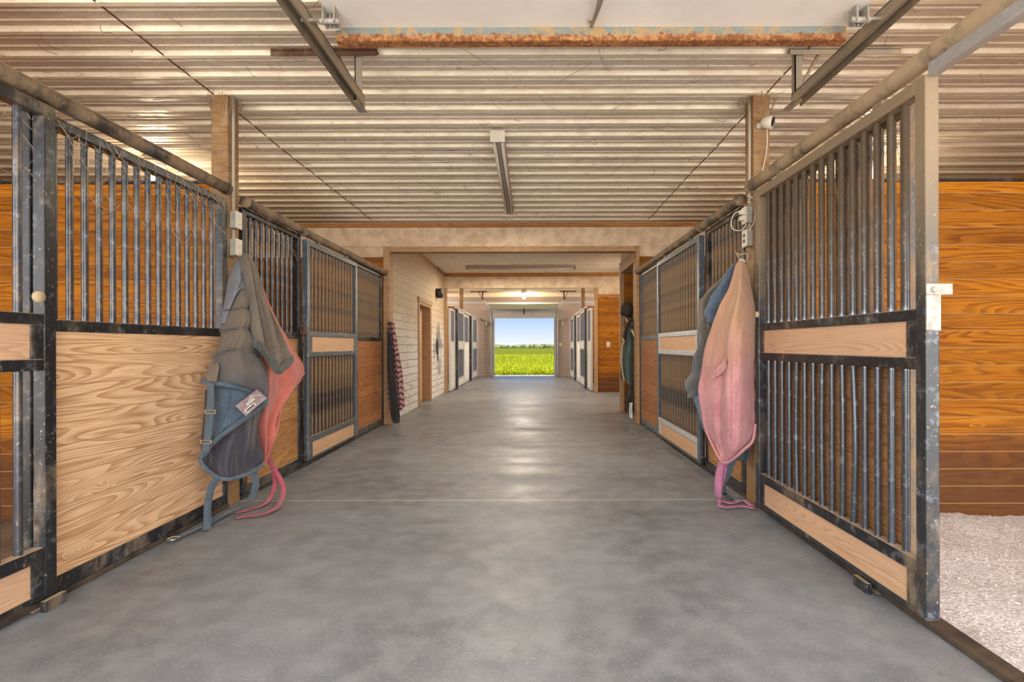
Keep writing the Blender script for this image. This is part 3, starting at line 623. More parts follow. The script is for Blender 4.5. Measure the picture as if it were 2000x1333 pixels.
# far field door and its hardware
t = thing('overhead_door', 'raised white overhead door above the opening to the field', 'overhead door', (-.23, YE, 0))
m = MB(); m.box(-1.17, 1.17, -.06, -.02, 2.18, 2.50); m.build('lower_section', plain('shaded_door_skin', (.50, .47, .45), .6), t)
m = MB(); m.add([(-1.2, -.05, 2.50), (1.2, -.05, 2.50), (1.2, -1.9, 2.56), (-1.2, -1.9, 2.56), (-1.2, -.05, 2.54), (1.2, -.05, 2.54), (1.2, -1.9, 2.60), (-1.2, -1.9, 2.60)], [(0,1,2,3),(4,7,6,5),(0,4,5,1),(2,6,7,3),(0,3,7,4),(1,5,6,2)])
m.build('upper_sections', M['doorwhite'], t)
for s in (-1, 1):
    m = MB(); m.tube(smooth_path([(s*1.24, -.05, 0.02), (s*1.24, -.05, 1.5), (s*1.24, -.06, 2.25), (s*1.26, -.25, 2.48), (s*1.30, -.6, 2.60), (s*1.34, -2.2, 2.66)]), .022, 8); m.build('rail', M['galv_white'], t)
    m = MB(); m.box(s*1.34-.02, s*1.34+.02, -2.2, -2.17, 2.64, 2.97); m.tube([(s*1.34, -2.18, 2.66), (s*1.48, -2.18, 2.96)], .012, 6); m.box(s*1.2, s*1.75, -2.2, -2.16, 2.93, 2.96); m.build('hanger', M['rusty_angle'], t)
m = MB(); m.box(-.03, .03, -.5, -.3, 2.3, 2.46); m.tube([(0, -.4, 2.46), (0, -.4, 2.62)], .02, 8); m.build('lift_handle', M['blackplastic'], t)

# ------------------------------------------------------------------ lamps
def area(name, loc, sx, sy, power, col, parent, rot=(0, 0, 0)):
    d = bpy.data.lights.new(name, 'AREA'); d.shape = 'RECTANGLE'; d.size = sx; d.size_y = sy; d.energy = power; d.color = col
    o = bpy.data.objects.new(name, d); COL.objects.link(o); o.parent = parent; o.location = loc; o.rotation_euler = rot; return o
def fixture(x, y, z, L, axis, label, power, lit, col=(1, .86, .66)):
    t = thing('tube_light', label, 'ceiling lamp', (x, y, z), 'tube lights on the ceiling'); B = lambda a, b, c, d, e_, f: (a, b, c, d, e_, f) if axis == 'y' else (c, d, a, b, e_, f)
    m = MB(); m.box(*B(-.055, .055, -L/2+.01, L/2-.01, .0, .045)); m.box(*B(-.012, .012, -L/2+.01, L/2-.01, -.02, .0)); m.build('housing', M['conduit'], t, bevel=.003)
    for s in (-1, 1):
        m = MB(); p = [(s*.034, -L/2+.04, -.018), (s*.034, L/2-.04, -.018)]; p = p if axis == 'y' else [(b, a, c) for a, b, c in p]
        m.tube(p, .016, 10); m.build('tube', M['lit_tube'] if lit else M['tube'], t)
        m = MB(); m.box(*B(-.062, .062, s*L/2-.02*(s > 0)-.0, s*L/2+.02*(s < 0), -.045, .05)); m.build('end_cap', M['plastic'], t, bevel=.003)
    if power:
        area('lamp_light', (0, 0, -.07), *( (.12, L) if axis == 'y' else (L, .12)), power, col, t)
    return t
fixture(-.27, 5.45, 2.90, 2.45, 'y', 'twin tube lamp running along the front ceiling above the aisle', 34, False)
fixture(-.22, 11.4, 2.90, 2.5, 'x', 'long tube lamp across the middle passage ceiling', 46, False)
fixture(-.22, 17.0, 2.86, 2.2, 'y', 'lit tube lamp hung over the back aisle near the field door', 80, True)
t = thing('bulb_lamp', 'small glowing bulb on the back aisle ceiling', 'ceiling lamp', (-.22, 14.6, 2.95))
m = MB(); m.lathe((0, 0, 0), [(.05, 0), (.05, -.03), (.03, -.05), (0, -.05)], (0, 0, 1)); m.build('socket', M['plastic'], t)
m = MB(); m.sphere((0, 0, -.09), .04); m.build('bulb', M['lit_bulb'], t)
for x, y, lab in ((-3.62, 4.9, 'left'), (3.30, 4.9, 'right')):
    t = thing('stall_or_added_lamp', 'lit lamp hanging behind the partition in the second stall on the %s' % lab, 'ceiling lamp', (x, y, 2.93), 'stall lamps')
    m = MB(); m.lathe((0, 0, 0), [(.0, 0.01), (.09, 0), (.09, -.03), (.05, -.07), (0, -.07)], (0, 0, 1)); m.build('socket', M['plastic'], t)
    m = MB(); m.sphere((0, 0, -.14), .05, sq=(1, 1, 1.3)); m.build('bulb', M['lit_bulb'], t)
    d = bpy.data.lights.new('lamp_light', 'POINT'); d.energy = 20; d.color = (1, .82, .58); d.shadow_soft_size = .07
    o = bpy.data.objects.new('lamp_light', d); COL.objects.link(o); o.parent = t; o.location = (0, 0, -.28)
for x, y in ((3.6, 10.2), (-3.8, 14.5), (3.6, 14.5), (-3.8, 17.4), (3.6, 17.4)):  # unseen lamps added to brighten the side room and back stalls
    t = thing('stall_or_added_lamp', ('unseen lamp added above the side room right of the middle passage' if y < 12 else 'unseen lamp added over the %s %s back stall' % ('last' if y > 16 else 'first', 'left' if x < 0 else 'right')), 'ceiling lamp', (x, y, 2.93), 'added lamps beyond the aisle')
    m = MB(); m.lathe((0, 0, 0), [(.0, 0.01), (.09, 0), (.09, -.03), (.05, -.07), (0, -.07)], (0, 0, 1)); m.build('socket', M['plastic'], t)
    d = bpy.data.lights.new('lamp_light', 'POINT'); d.energy = 100; d.color = (1, .86, .68); d.shadow_soft_size = .1
    o = bpy.data.objects.new('lamp_light', d); COL.objects.link(o); o.parent = t; o.location = (0, 0, -.15)
t = thing('wall_lamp', 'black round lamp high on the whitewashed board wall', 'wall lamp', (-2.12, 11.4, 2.36))
m = MB(); m.lathe((0, 0, 0), [(0, 0), (.09, 0), (.09, .02), (0, .03)], (1, 0, 0)); m.build('base', M['blackplastic'], t)
m = MB(); m.lathe((.08, 0, .08), [(0, 0), (.07, 0), (.085, -.04), (.085, -.17), (.05, -.21), (0, -.21)], (0, 0, 1)); m.build('shade', M['blackplastic'], t)

# small wall plates on the orange and back walls
for x, y, z, lab in ((1.92, YM, 1.18, 'white switch plate on the orange board wall'), (1.12, YE, 1.2, 'white switch plate right of the field door')):
    t = thing('switch_plate', lab, 'switch', (x, y, z)); m = MB(); m.box(-.045, .045, -.008, 0, -.065, .065); m.build('plate', M['plastic'], t, bevel=.002)
    m = MB(); m.box(-.01, .01, -.016, -.008, -.02, .02); m.build('toggle', M['plastic'], t)
for x, lab in ((-1.65, 'left'), (1.2, 'right')):
    m = MB(); m.tube([(x, YE-.01, 2.02), (x, YE-.06, 2.0), (x, YE-.07, 1.93), (x, YE-.05, 1.90)], .015, 6); m.box(x-.03, x+.03, YE-.012, YE, 1.93, 2.08)
    tag(m.build('wall_hook', M['plastic']), 'white hook on the back wall %s of the field door' % lab, 'hook', 'back wall hooks')

# ------------------------------------------------------------------ hanging cloth
def catmull(p, t):
    n = len(p)-1; f = t*n; i = min(int(f), n-1); t = f-i
    p0, p1, p2, p3 = p[max(i-1, 0)], p[i], p[i+1], p[min(i+2, n)]
    return .5*((2*p1)+(p2-p0)*t+(2*p0-5*p1+4*p2-p3)*t*t+(3*p1-p0-3*p2+p3)*t**3)
def drape(name, rows, mat, parent, disp, nu=48, nv=70, th=.012, nrm=None, rough=.006, seed=0, fold=.022):
    """rows: lists of (px, py, depth) from the top down; disp(u, v) pushes the cloth towards the aisle"""
    R = [[P(*q) for q in r] for r in rows]; N = Vector(nrm).normalized()
    vs = []
    for j in range(nv+1):
        v = j/nv
        for i in range(nu+1):
            u = i/nu; c = catmull([catmull(r, u) for r in R], v)
            e_ = min(1, 6*v)
            c = c+N*e_*fold*(noise.noise(Vector((u*7.5*max(.3, len(R[0])/4)+seed, v*1.6+u, seed)))+.5*noise.noise(Vector((u*17+seed, v*3+u*2, 3))))
            c = c+N*(disp(u, v)*e_+rough*e_*noise.noise(Vector((c.x*9+seed, c.y*9, c.z*6))))+Vector((0, 0, .004*noise.noise(Vector((c.y*14, seed, c.z*9)))))
            vs.append(c)
    fs = [(j*(nu+1)+i, j*(nu+1)+i+1, (j+1)*(nu+1)+i+1, (j+1)*(nu+1)+i) for j in range(nv) for i in range(nu)]
    o = parent.location if parent else Vector((0, 0, 0))
    m = MB(); m.add([p-o for p in vs], fs, True); ob = m.build(name, mat, parent)
    s = ob.modifiers.new('thickness', 'SOLIDIFY'); s.thickness = th; s.offset = 0
    return ob
def band(name, pts, w, wd, mat, parent, th=.005, k=6):
    o = parent.location if parent else Vector((0, 0, 0)); sp_ = [p-o for p in smooth_path(pts, k)]
    if name == 'leg_strap':                       # hanging parts face the aisle, parts on the floor lie flat
        wd = []; q = [p+o for p in sp_]
        for i, p in enumerate(q):
            t = (q[min(i+1, len(q)-1)]-q[max(i-1, 0)]).normalized(); f = min(1, max(0, (p.z-.03)/.12))
            nn = Vector((.75 if p.x < 0 else -.6, -.7, .2))*f+Vector((0, 0, 1))*(1-f); wd.append(t.cross(nn).normalized())
        for i in range(1, len(wd)):
            if wd[i].dot(wd[i-1]) < 0: wd[i] = -wd[i]
    return MB().ribbon(sp_, w, wd, th).build(name, mat, parent)
sn = math.sin
# --- left group
NL = (.8, -.6, 0)
def yl(px): return 3.16+(px-390)*.0058
# quilted slate blanket
A = thing('horse_blanket', 'dusty slate quilted blanket with denim lining hanging on the left post', 'blanket', P(462, 505, 3.6), 'blankets on the left post')
rq = [[(466, 508, 3.62), (473, 504, 3.58), (481, 508, 3.60)], [(446, 575, 3.44), (462, 566, 3.40), (484, 562, 3.52)], [(437, 605, 3.38), (460, 602, 3.33), (487, 606, 3.5)],
      [(428, 645, 3.33), (458, 641, 3.28), (492, 650, 3.46)], [(411, 697, 3.25), (452, 682, 3.19), (508, 698, 3.44)], [(392, 742, 3.17), (438, 747, 3.12), (482, 757, 3.24), (524, 778, 3.46)]]
def q_disp(u, v):
    s = max(0, (v-.2)/.8)*4.; return .060*abs(sn(math.pi*(s+.02)))**.6+.012*sn(u*9+v*3)+.008*sn(u*17-v*5)+.05*sn(math.pi*u)
drape('outer_shell', rq, M['c_quilt'], A, q_disp, 60, 120, .012, NL, .02)
for k_, row in enumerate(rq[1:5]):
    band('quilt_seam', [P(a, b, c-.075+.02*(k_ == 0)) for a, b, c in row], .008, (0, 0, 1), M['c_bind'], A, .006)
band('hem_binding', [P(392, 744, 3.16), P(415, 747, 3.10), P(440, 750, 3.075), P(482, 760, 3.19), P(524, 781, 3.44)], .028, (0, 0, 1), M['c_webb'], A, .010)
drape('collar_flap', [[(464, 506, 3.58), (470, 503, 3.56), (476, 506, 3.58)], [(450, 535, 3.50), (464, 530, 3.44), (479, 532, 3.52)], [(443, 565, 3.44), (462, 556, 3.36), (485, 560, 3.48)], [(437, 598, 3.36), (449, 578, 3.32), (463, 566, 3.33)], [(431, 632, 3.33), (434, 628, 3.32), (437, 616, 3.32)]],
      M['c_flap'], A, lambda u, v: .03*sn(math.pi*u)+.010*sn(u*14+v*4), 30, 40, .010, NL)
drape('shoulder_patch', [[(404, 712, 3.14), (426, 708, 3.11)], [(399, 742, 3.10), (420, 744, 3.06)]], M['c_brown'], A, lambda u, v: .02, 6, 6, .006, NL, .0)
drape('liner', [[(402, 760, 3.24), (450, 770, 3.26), (520, 790, 3.50)], [(397, 830, 3.22), (450, 830, 3.26), (507, 830, 3.50)], [(391, 885, 3.19), (445, 885, 3.24), (506, 870, 3.50)], [(395, 908, 3.20), (445, 922, 3.24), (512, 895, 3.50)], [(424, 929, 3.24), (450, 933, 3.27), (512, 907, 3.50)]],
      M['c_liner'], A, lambda u, v: .018*sn(u*11+v*4)+.018*sn(u*5-v*7)+.03*sn(math.pi*u), 50, 50, .014, NL, .02)
drape('denim_lining', [[(402, 744, 3.17), (445, 755, 3.15), (488, 765, 3.24), (522, 779, 3.42)], [(400, 775, 3.17), (440, 785, 3.15), (478, 793, 3.24), (512, 790, 3.40)], [(397, 815, 3.16), (425, 822, 3.15), (448, 824, 3.18), (470, 818, 3.25)], [(394, 855, 3.14), (408, 856, 3.13), (418, 852, 3.14), (430, 848, 3.16)], [(391, 893, 3.12), (394, 889, 3.12), (397, 884, 3.12), (402, 876, 3.12)]],
      M['c_denim'], A, lambda u, v: .012*sn(u*8+v*4)+.03, 44, 40, .008, NL, .012)
for nm, pts, w in (('lining_edge', [P(523, 786, 3.38), (P(478, 818, 3.20)), P(432, 850, 3.11), P(402, 876, 3.07)], .03), ('lower_binding', [P(402, 876, 3.10), P(392, 890, 3.10), P(396, 908, 3.11), P(424, 931, 3.16), P(452, 934, 3.20), P(490, 922, 3.34), P(514, 906, 3.44)], .022)):
    band(nm, pts, w, (.3, -.3, 1) if nm[1] == 'i' else (.0, 0, 1), M['c_webb'], A, .008)
band('chest_strap', [P(411, 748, 3.06), P(411, 800, 3.05), P(407, 840, 3.04), P(403, 864, 3.05), P(400, 880, 3.07)], .045, (1, -.2, .0), M['c_webb'], A, .006)
for q in ((411, 803, 3.04), (403, 862, 3.035)):
    p = P(*q)-A.location; m = MB(); m.box(p.x-.03, p.x+.03, p.y-.006, p.y-.002, p.z-.012, p.z-.006); m.box(p.x-.03, p.x+.03, p.y-.006, p.y-.002, p.z+.008, p.z+.013); m.tube([(p.x-.03, p.y-.005, p.z-.014), (p.x-.03, p.y-.005, p.z+.014)], .004, 6); m.tube([(p.x+.03, p.y-.005, p.z-.014), (p.x+.03, p.y-.005, p.z+.014)], .004, 6)
    m.build('buckle', M['brass'], A)
# sewn patch with a pale arch and dark bars
c4 = [P(458, 791, 3.10), P(500, 759, 3.22), P(519, 776, 3.28), P(478, 811, 3.13)]; c4 = [p-A.location+Vector((.01, -.012, 0)) for p in c4]
def on(u, v, d=0): return c4[0].lerp(c4[1], u).lerp(c4[3].lerp(c4[2], u), v)+Vector(NL)*d
def quad(m, u0, u1, v0, v1, d): m.add([on(u0, v0, d), on(u1, v0, d), on(u1, v1, d), on(u0, v1, d)], [(0,1,2,3)])
m = MB(); vs = [on(a, b, d) for d in (0, .006) for a, b in ((0,0),(1,0),(1,1),(0,1))]; m.add(vs, [(0,3,2,1),(4,5,6,7),(0,1,5,4),(1,2,6,5),(2,3,7,6),(3,0,4,7)]); tg = m.build('sewn_patch', M['tagmat'], A)
m = MB(); quad(m, .10, .55, .62, .86, .008); m.tube([on(.62+.26*math.cos(a), .62-.42*math.sin(a), .008) for a in [i*math.pi/10 for i in range(11)]], .002, 5)
for k in range(6): quad(m, .30+k*.065, .345+k*.065, .32+.02*(k % 2), .50, .008)
m.build('patch_print', M['c_white'], tg); m = MB(); quad(m, .14, .50, .70, .80, .0095); m.build('patch_bar', M['blackplastic'], tg)
# leg straps down to the floor
band('leg_strap', [P(436, 925, 3.20), P(415, 945, 3.18), P(405, 985, 3.22), G(404, 1026, .02), G(398, 1034, .012)], .042, (.3, -1, .15), M['c_webb'], A, .005)
band('leg_strap', [P(490, 915, 3.38), P(499, 940, 3.42), P(492, 968, 3.48), P(470, 986, 3.52), G(440, 1001, .03), G(408, 1020, .015), G(372, 1036, .012), G(330, 1056, .012)], .045, [(.5, -.5, .6)]*24+[(.75, -.6, .25)]*40, M['c_webb'], A, .005)
p = G(336, 1050, .02)-A.location; m = MB()
m.tube([p+Vector((-.025, -.02, 0)), p+Vector((.025, -.03, 0)), p+Vector((.035, .02, 0)), p+Vector((-.015, .03, 0)), p+Vector((-.025, -.02, 0))], .004, 6); m.build('buckle', M['brass'], A)
# brown fleece on top
B_ = thing('horse_blanket', 'brown grey fleece blanket with dark hem folded over the left post hook', 'blanket', P(478, 500, 3.5), 'blankets on the left post')
drape('fleece', [[(466, 505, 3.52), (473, 498, 3.46), (481, 496, 3.46), (489, 499, 3.50), (493, 507, 3.56)], [(475, 532, 3.44), (482, 524, 3.38), (490, 522, 3.38), (499, 526, 3.46), (504, 534, 3.54)], [(485, 590, 3.42), (492, 588, 3.32), (501, 586, 3.36), (513, 585, 3.44), (519, 590, 3.56)],
      [(487, 640, 3.36), (500, 645, 3.24), (515, 652, 3.34), (532, 645, 3.42), (545, 643, 3.56)], [(489, 668, 3.32), (508, 676, 3.22), (524, 700, 3.34), (543, 724, 3.38), (571, 700, 3.60)]],
      M['c_brown'], B_, lambda u, v: .022*sn(u*19+1)*(.4+.6*v)+.012*sn(u*34+v*2), 90, 70, .010, NL, .008, 4)
band('hem', [P(489, 666, 3.29), P(508, 675, 3.19), P(524, 698, 3.31), P(543, 722, 3.35), P(556, 714, 3.45), P(571, 700, 3.58)], .05, (0, 0, 1), M['c_bind'], B_, .016)
# red blanket behind
C_ = thing('horse_blanket', 'faded red blanket with pink straps hanging behind the fleece on left post', 'blanket', P(490, 505, 3.66), 'blankets on the left post')
drape('canvas', [[(480, 505, 3.66), (486, 502, 3.66), (493, 508, 3.70)], [(498, 600, 3.66), (515, 595, 3.72), (531, 606, 3.92)], [(503, 680, 3.66), (530, 672, 3.78), (566, 668, 4.12)], [(500, 740, 3.64), (518, 742, 3.60), (548, 752, 3.86), (594, 729, 4.28)],
      [(498, 800, 3.64), (512, 812, 3.60), (528, 812, 3.72), (546, 797, 3.92)], [(503, 865, 3.66), (512, 866, 3.62), (521, 864, 3.66), (536, 848, 3.80)], [(508, 898, 3.68), (511, 903, 3.66), (513, 903, 3.66), (517, 895, 3.70)]],
      M['c_red'], C_, lambda u, v: .022*sn(u*15+1+v)+.014*sn(u*27-v*3), 60, 80, .010, NL, .012, 9)
band('edge_binding', [P(594, 729, 4.24), P(570, 752, 4.0), P(549, 796, 3.86), P(538, 848, 3.74), P(519, 893, 3.66), P(511, 905, 3.62)], .018, (.6, -.3, .6), M['c_red'], C_, .014)
band('leg_strap', [P(520, 893, 3.72), P(535, 915, 3.80), P(551, 945, 3.78), P(552, 965, 3.72), G(540, 990, .03), G(510, 1003, .02), G(482, 1007, .012), G(460, 1011, .012)], .034, [(.5, -.5, .4)]*24+[(.2, -.9, .3)]*40, M['c_redstrap'], C_, .005)
band('leg_strap', [P(525, 893, 3.74), P(536, 930, 3.82), P(534, 955, 3.80), G(520, 980, .03), G(490, 993, .012), G(460, 1000, .012)], .034, [(.5, -.5, .4)]*18+[(.2, -.9, .3)]*40, M['c_redstrap'], C_, .005)
m = MB(); m.tube(smooth_path([(-2.165, 3.66, 1.80), (-2.08, 3.60, 1.795), (-2.04, 3.56, 1.76), (-2.03, 3.55, 1.80)]), .006, 8); tag(m.build('wall_hook', M['brass']), 'metal hook on the left post holding the blankets', 'hook')

# --- right group
NR = (-.75, -.66, 0)
D_ = thing('horse_blanket', 'quilted grey brown blanket with blue nylon lining behind the pink one', 'blanket', P(1440, 514, 3.7), 'blankets on the right post')
drape('quilted_shell', [[(1434, 516, 3.72), (1438, 513, 3.72), (1442, 516, 3.72)], [(1401, 560, 3.84), (1414, 553, 3.80), (1430, 553, 3.80)], [(1372, 590, 4.05), (1386, 592, 3.95), (1403, 596, 3.95)], [(1367, 622, 4.10), (1383, 632, 4.0), (1402, 640, 4.0)], [(1371, 655, 4.12), (1383, 656, 4.02), (1402, 660, 4.0)], [(1361, 690, 4.15), (1374, 694, 4.05), (1395, 700, 4.0)], [(1354, 720, 4.18), (1368, 728, 4.08), (1387, 730, 4.04)],
      [(1341, 748, 4.22), (1355, 756, 4.10), (1376, 752, 4.06)], [(1345, 768, 4.22), (1356, 777, 4.12), (1371, 772, 4.08)]],
      M['c_bluegrey'], D_, lambda u, v: .07*sn(math.pi*u)+.014*sn(v*30+u*4), 30, 110, .012, NR, .02, 2)
drape('nylon_lining', [[(1434, 520, 3.69), (1439, 517, 3.69)], [(1410, 556, 3.74), (1431, 552, 3.72)], [(1386, 592, 3.82), (1420, 592, 3.76)], [(1382, 618, 3.83), (1408, 625, 3.80)], [(1388, 630, 3.86), (1398, 634, 3.84)]], M['c_blue'], D_, lambda u, v: .06*sn(math.pi*u)+.012*sn(v*19+u*6), 24, 40, .010, NR, .02, 5)
drape('hanging_edge', [[(1354, 772, 4.12), (1372, 745, 4.05)], [(1362, 795, 4.06), (1376, 790, 4.0)], [(1372, 830, 4.0), (1383, 835, 3.94)], [(1382, 850, 3.95), (1392, 862, 3.92)]], M['c_blue'], D_, lambda u, v: .02*sn(math.pi*u), 10, 30, .012, NR, .01, 6)
drape('lower_fold', [[(1440, 855, 3.74), (1472, 830, 3.66)], [(1446, 890, 3.74), (1463, 890, 3.68)], [(1440, 898, 3.76), (1458, 902, 3.72)]], M['c_denim'], D_, lambda u, v: .02*sn(u*8), 16, 20, .012, NR, .01, 8)
band('leg_strap', [P(1450, 880, 3.73), P(1434, 893, 3.74), P(1424, 920, 3.72), P(1412, 945, 3.70), G(1414, 966, .03), G(1432, 974, .02), G(1455, 976, .012)], .045, [(.9, -.3, .1)]*20+[(.3, -.9, .3)]*40, M['c_denim'], D_, .005)
E_ = thing('horse_blanket', 'long faded pink canvas blanket hanging from the right timber post', 'blanket', P(1447, 512, 3.62), 'blankets on the right post')
def pk(px): return 3.42+(1474-px)*.0030
def rr_(*q): return [(a, b, pk(a)-c) for a, b, c in q]
drape('canvas', [rr_((1439, 517, -.03), (1447, 511, 0), (1455, 518, -.03)), rr_((1427, 565, -.02), (1446, 558, .10), (1466, 562, -.05)), rr_((1405, 607, 0), (1440, 603, .16), (1474, 605, -.06)), rr_((1384, 667, 0), (1410, 667, .10), (1440, 662, .18), (1475, 655, -.05)), rr_((1371, 734, 0), (1405, 736, .12), (1440, 732, .20), (1473, 724, -.03)),
      rr_((1367, 774, 0), (1405, 778, .14), (1440, 775, .20), (1474, 768, -.02)), rr_((1379, 836, 0), (1405, 842, .12), (1440, 838, .18), (1474, 830, -.02)), rr_((1391, 868, 0), (1410, 875, .08), (1438, 878, .12), (1466, 860, .0)), rr_((1408, 902, .02), (1415, 906, .04), (1422, 904, .04), (1428, 896, .04))],
      M['c_pink'], E_, lambda u, v: (.020*sn(u*13+.5)+.011*sn(u*24+v*3))*(1-.3*v), 80, 110, .010, NR, .014, 3)
band('edge_binding', [P(1367, 774, pk(1367)-.02), P(1378, 838, pk(1378)-.03), P(1391, 870, pk(1391)-.04), P(1409, 903, pk(1409)-.06), P(1424, 903, pk(1424)-.09), P(1450, 882, pk(1450)-.1), P(1470, 862, pk(1470)-.04), P(1475, 830, pk(1475)-.0)], .02, (-.6, -.4, .6), M['c_pink'], E_, .014)
drape('sewn_patch', [[(1391, 742, pk(1391)-.16), (1386, 733, pk(1386)-.15)], [(1405, 733, pk(1400)-.20), (1398, 722, pk(1395)-.19)], [(1419, 716, pk(1412)-.23), (1413, 705, pk(1410)-.22)], [(1419, 706, pk(1416)-.235), (1416, 702, pk(1414)-.23)]], cloth_mat('pale_pink_patch', (.66, .33, .31), (.58, .27, .26)), E_, lambda u, v: .0, 8, 20, .008, NR, 0, 1)
for k, (px, py) in enumerate(((1475, 690), (1475, 740), (1476, 780))):
    p = P(px, py, 3.50); band('side_tie', [p, p+Vector((.035, .03, -.02)), p+Vector((.03, .04, -.10)), p+Vector((.005, .02, -.17))], .03, (.6, -.8, .1), M['c_pink'], E_, .008)
band('leg_strap', [P(1412, 900, 3.62), P(1404, 925, 3.60), P(1402, 955, 3.58), G(1403, 984, .03), G(1415, 992, .012), G(1445, 990, .012), G(1473, 994, .012)], .05, [(1, -.2, .1)]*20+[(.2, -.95, .2)]*40, M['c_pinkstrap'], E_, .005)
band('leg_strap', [P(1415, 902, 3.64), P(1409, 940, 3.66), G(1404, 972, .04), G(1425, 984, .014), G(1450, 978, .014), G(1468, 990, .02)], .045, [(1, -.2, .1)]*14+[(.2, -.95, .2)]*40, M['c_pinkstrap'], E_, .005)
t = thing('twine_loop', 'knotted tan twine with white tag holding the pink blanket', 'twine', P(1446, 500, 3.62))
m = MB(); o_ = t.location
m.tube(smooth_path([Vector(q)-o_ for q in (P(1437, 494, 3.66), P(1445, 499, 3.62), P(1458, 497, 3.62), P(1461, 505, 3.62), P(1455, 512, 3.60), P(1447, 508, 3.60), P(1440, 500, 3.64))]), .005, 6); m.build('twine', M['rope'], t)
m = MB(); p = P(1449, 513, 3.55)-o_; m.lathe(p, [(0, 0), (.022, 0), (.022, .004), (0, .004)], (-.3, -1, 0)); m.build('tag', M['plastic'], t)

# --- by the first opening
t = thing('patterned_blanket', 'pink and black zigzag fleece blanket hanging on the left opening casing', 'blanket', P(762, 628, 7.3))
drape('fleece', [[(761, 629, 7.36), (765, 627, 7.3), (769, 629, 7.36)], [(764, 680, 7.3), (770, 680, 7.22), (777, 682, 7.3)], [(768, 730, 7.28), (776, 731, 7.18), (785, 730, 7.26)], [(770, 775, 7.26), (779, 776, 7.16), (789, 775, 7.24)], [(773, 800, 7.26), (781, 802, 7.18), (789, 795, 7.24)]], M['c_zig'], t, lambda u, v: .02*sn(u*12), 30, 60, .014, (.2, -1, 0), .02)
drape('fleece_fold', [[(757, 629, 7.38), (762, 628, 7.34)], [(757, 740, 7.34), (764, 742, 7.30)], [(757, 765, 7.32), (770, 770, 7.26)], [(761, 800, 7.32), (771, 795, 7.26)]], M['c_zig'], t, lambda u, v: .02*sn(u*9), 16, 50, .014, (.2, -1, 0), .02)
drape('black_lining', [[(758, 645, 7.24), (764, 650, 7.18)], [(757, 720, 7.22), (770, 725, 7.12)], [(761, 775, 7.20), (775, 780, 7.10)], [(764, 812, 7.20), (780, 810, 7.14)], [(769, 826, 7.30), (779, 826, 7.28)]], M['c_black'], t, lambda u, v: .01*sn(u*9), 20, 50, .014, (.2, -1, 0), .02)
t = thing('work_jacket', 'dull green jacket hanging on the right casing beside the tack nook', 'jacket', P(1236, 625, 7.8))
drape('body', [[(1226, 640, 7.95), (1231, 634, 7.85), (1238, 640, 7.9)], [(1220, 665, 7.95), (1229, 662, 7.80), (1239, 668, 7.85)], [(1217, 695, 7.95), (1228, 698, 7.75), (1239, 696, 7.85)], [(1217, 725, 7.95), (1228, 728, 7.75), (1238, 725, 7.85)], [(1223, 740, 7.95), (1231, 752, 7.80), (1237, 745, 7.85)]], M['c_green'], t, lambda u, v: .025*sn(u*11+v*3), 30, 50, .02, (-.6, -.8, 0), .03)
drape('lower_flap', [[(1222, 728, 7.92), (1233, 730, 7.78)], [(1226, 745, 7.92), (1236, 744, 7.78)], [(1231, 756, 7.90), (1235, 750, 7.80)]], M['c_green'], t, lambda u, v: .02*sn(u*11), 12, 16, .02, (-.6, -.8, 0), .02)
t = thing('black_bridle', 'black leather bridle and straps hanging with the green jacket', 'bridle', P(1236, 625, 7.75))
o_ = t.location; mk = lambda pts, r, nm, mat: MB().tube([Vector(q)-o_ for q in smooth_path([P(*q) for q in pts])], r, 8).build(nm, mat, t)
mk([(1236, 624, 7.72), (1228, 632, 7.72), (1221, 655, 7.74), (1219, 672, 7.76)], .028, 'cheek_strap', M['c_black'])
mk([(1237, 624, 7.72), (1241, 650, 7.70), (1240, 672, 7.70)], .022, 'neck_strap', M['c_black'])
mk([(1215, 662, 7.74), (1219, 668, 7.72), (1216, 676, 7.72), (1214, 700, 7.74), (1216, 730, 7.76), (1219, 745, 7.74)], .014, 'reins', M['rope'])
mk([(1234, 645, 7.66), (1240, 658, 7.62)], .018, 'brow_band', M['rope'])
mk([(1240, 740, 7.70), (1234, 760, 7.72), (1228, 790, 7.72), (1230, 805, 7.72)], .036, 'girth', M['c_black'])
mk([(1216, 700, 7.9), (1214, 735, 7.9), (1220, 745, 7.9)], .02, 'back_strap', M['c_black'])
mk([(1232, 765, 7.64), (1238, 785, 7.64), (1237, 806, 7.64)], .03, 'leg_boot', M['c_black'])
t = thing('white_rag', 'white rag trailing to the floor under the black straps', 'rag', P(1231, 790, 7.6))
drape('cloth', [[(1231, 788, 7.62), (1235, 788, 7.60)], [(1230, 800, 7.62), (1235, 802, 7.58)], [(1231, 817, 7.62), (1235, 819, 7.60)]], M['c_white'], t, lambda u, v: .01*sn(u*9), 10, 20, .015, (-.6, -.8, 0), .01)
t = thing('riding_helmet', 'dark riding helmet hanging high in the tack nook', 'helmet', P(1225, 606, 8.1))
m = MB(); m.sphere((0, 0, 0), .13, 16, 10, (.8, 1., .95)); m.build('shell', plain('brown_velvet', (.055, .035, .028), .9), t)
m = MB(); m.lathe((0, 0, -.06), [(.09, 0), (.115, -.01), (.12, -.02), (.09, -.015)], (.3, -.5, 1)); m.build('brim', M['blackplastic'], t)
m = MB(); m.tube(smooth_path([(-.05, 0, -.08), (0, -.03, -.2), (.0, -.02, -.28)]), .01, 6); m.build('chin_strap', M['c_white'], t)
m = MB(); m.tube([(0, .0, .1), (.06, .12, .14), (.20, .12, .15)], .008, 6); tag(m.build('wall_hook', M['brass'], loc=P(1225, 606, 8.1)), 'peg behind the riding helmet in the tack nook', 'hook')
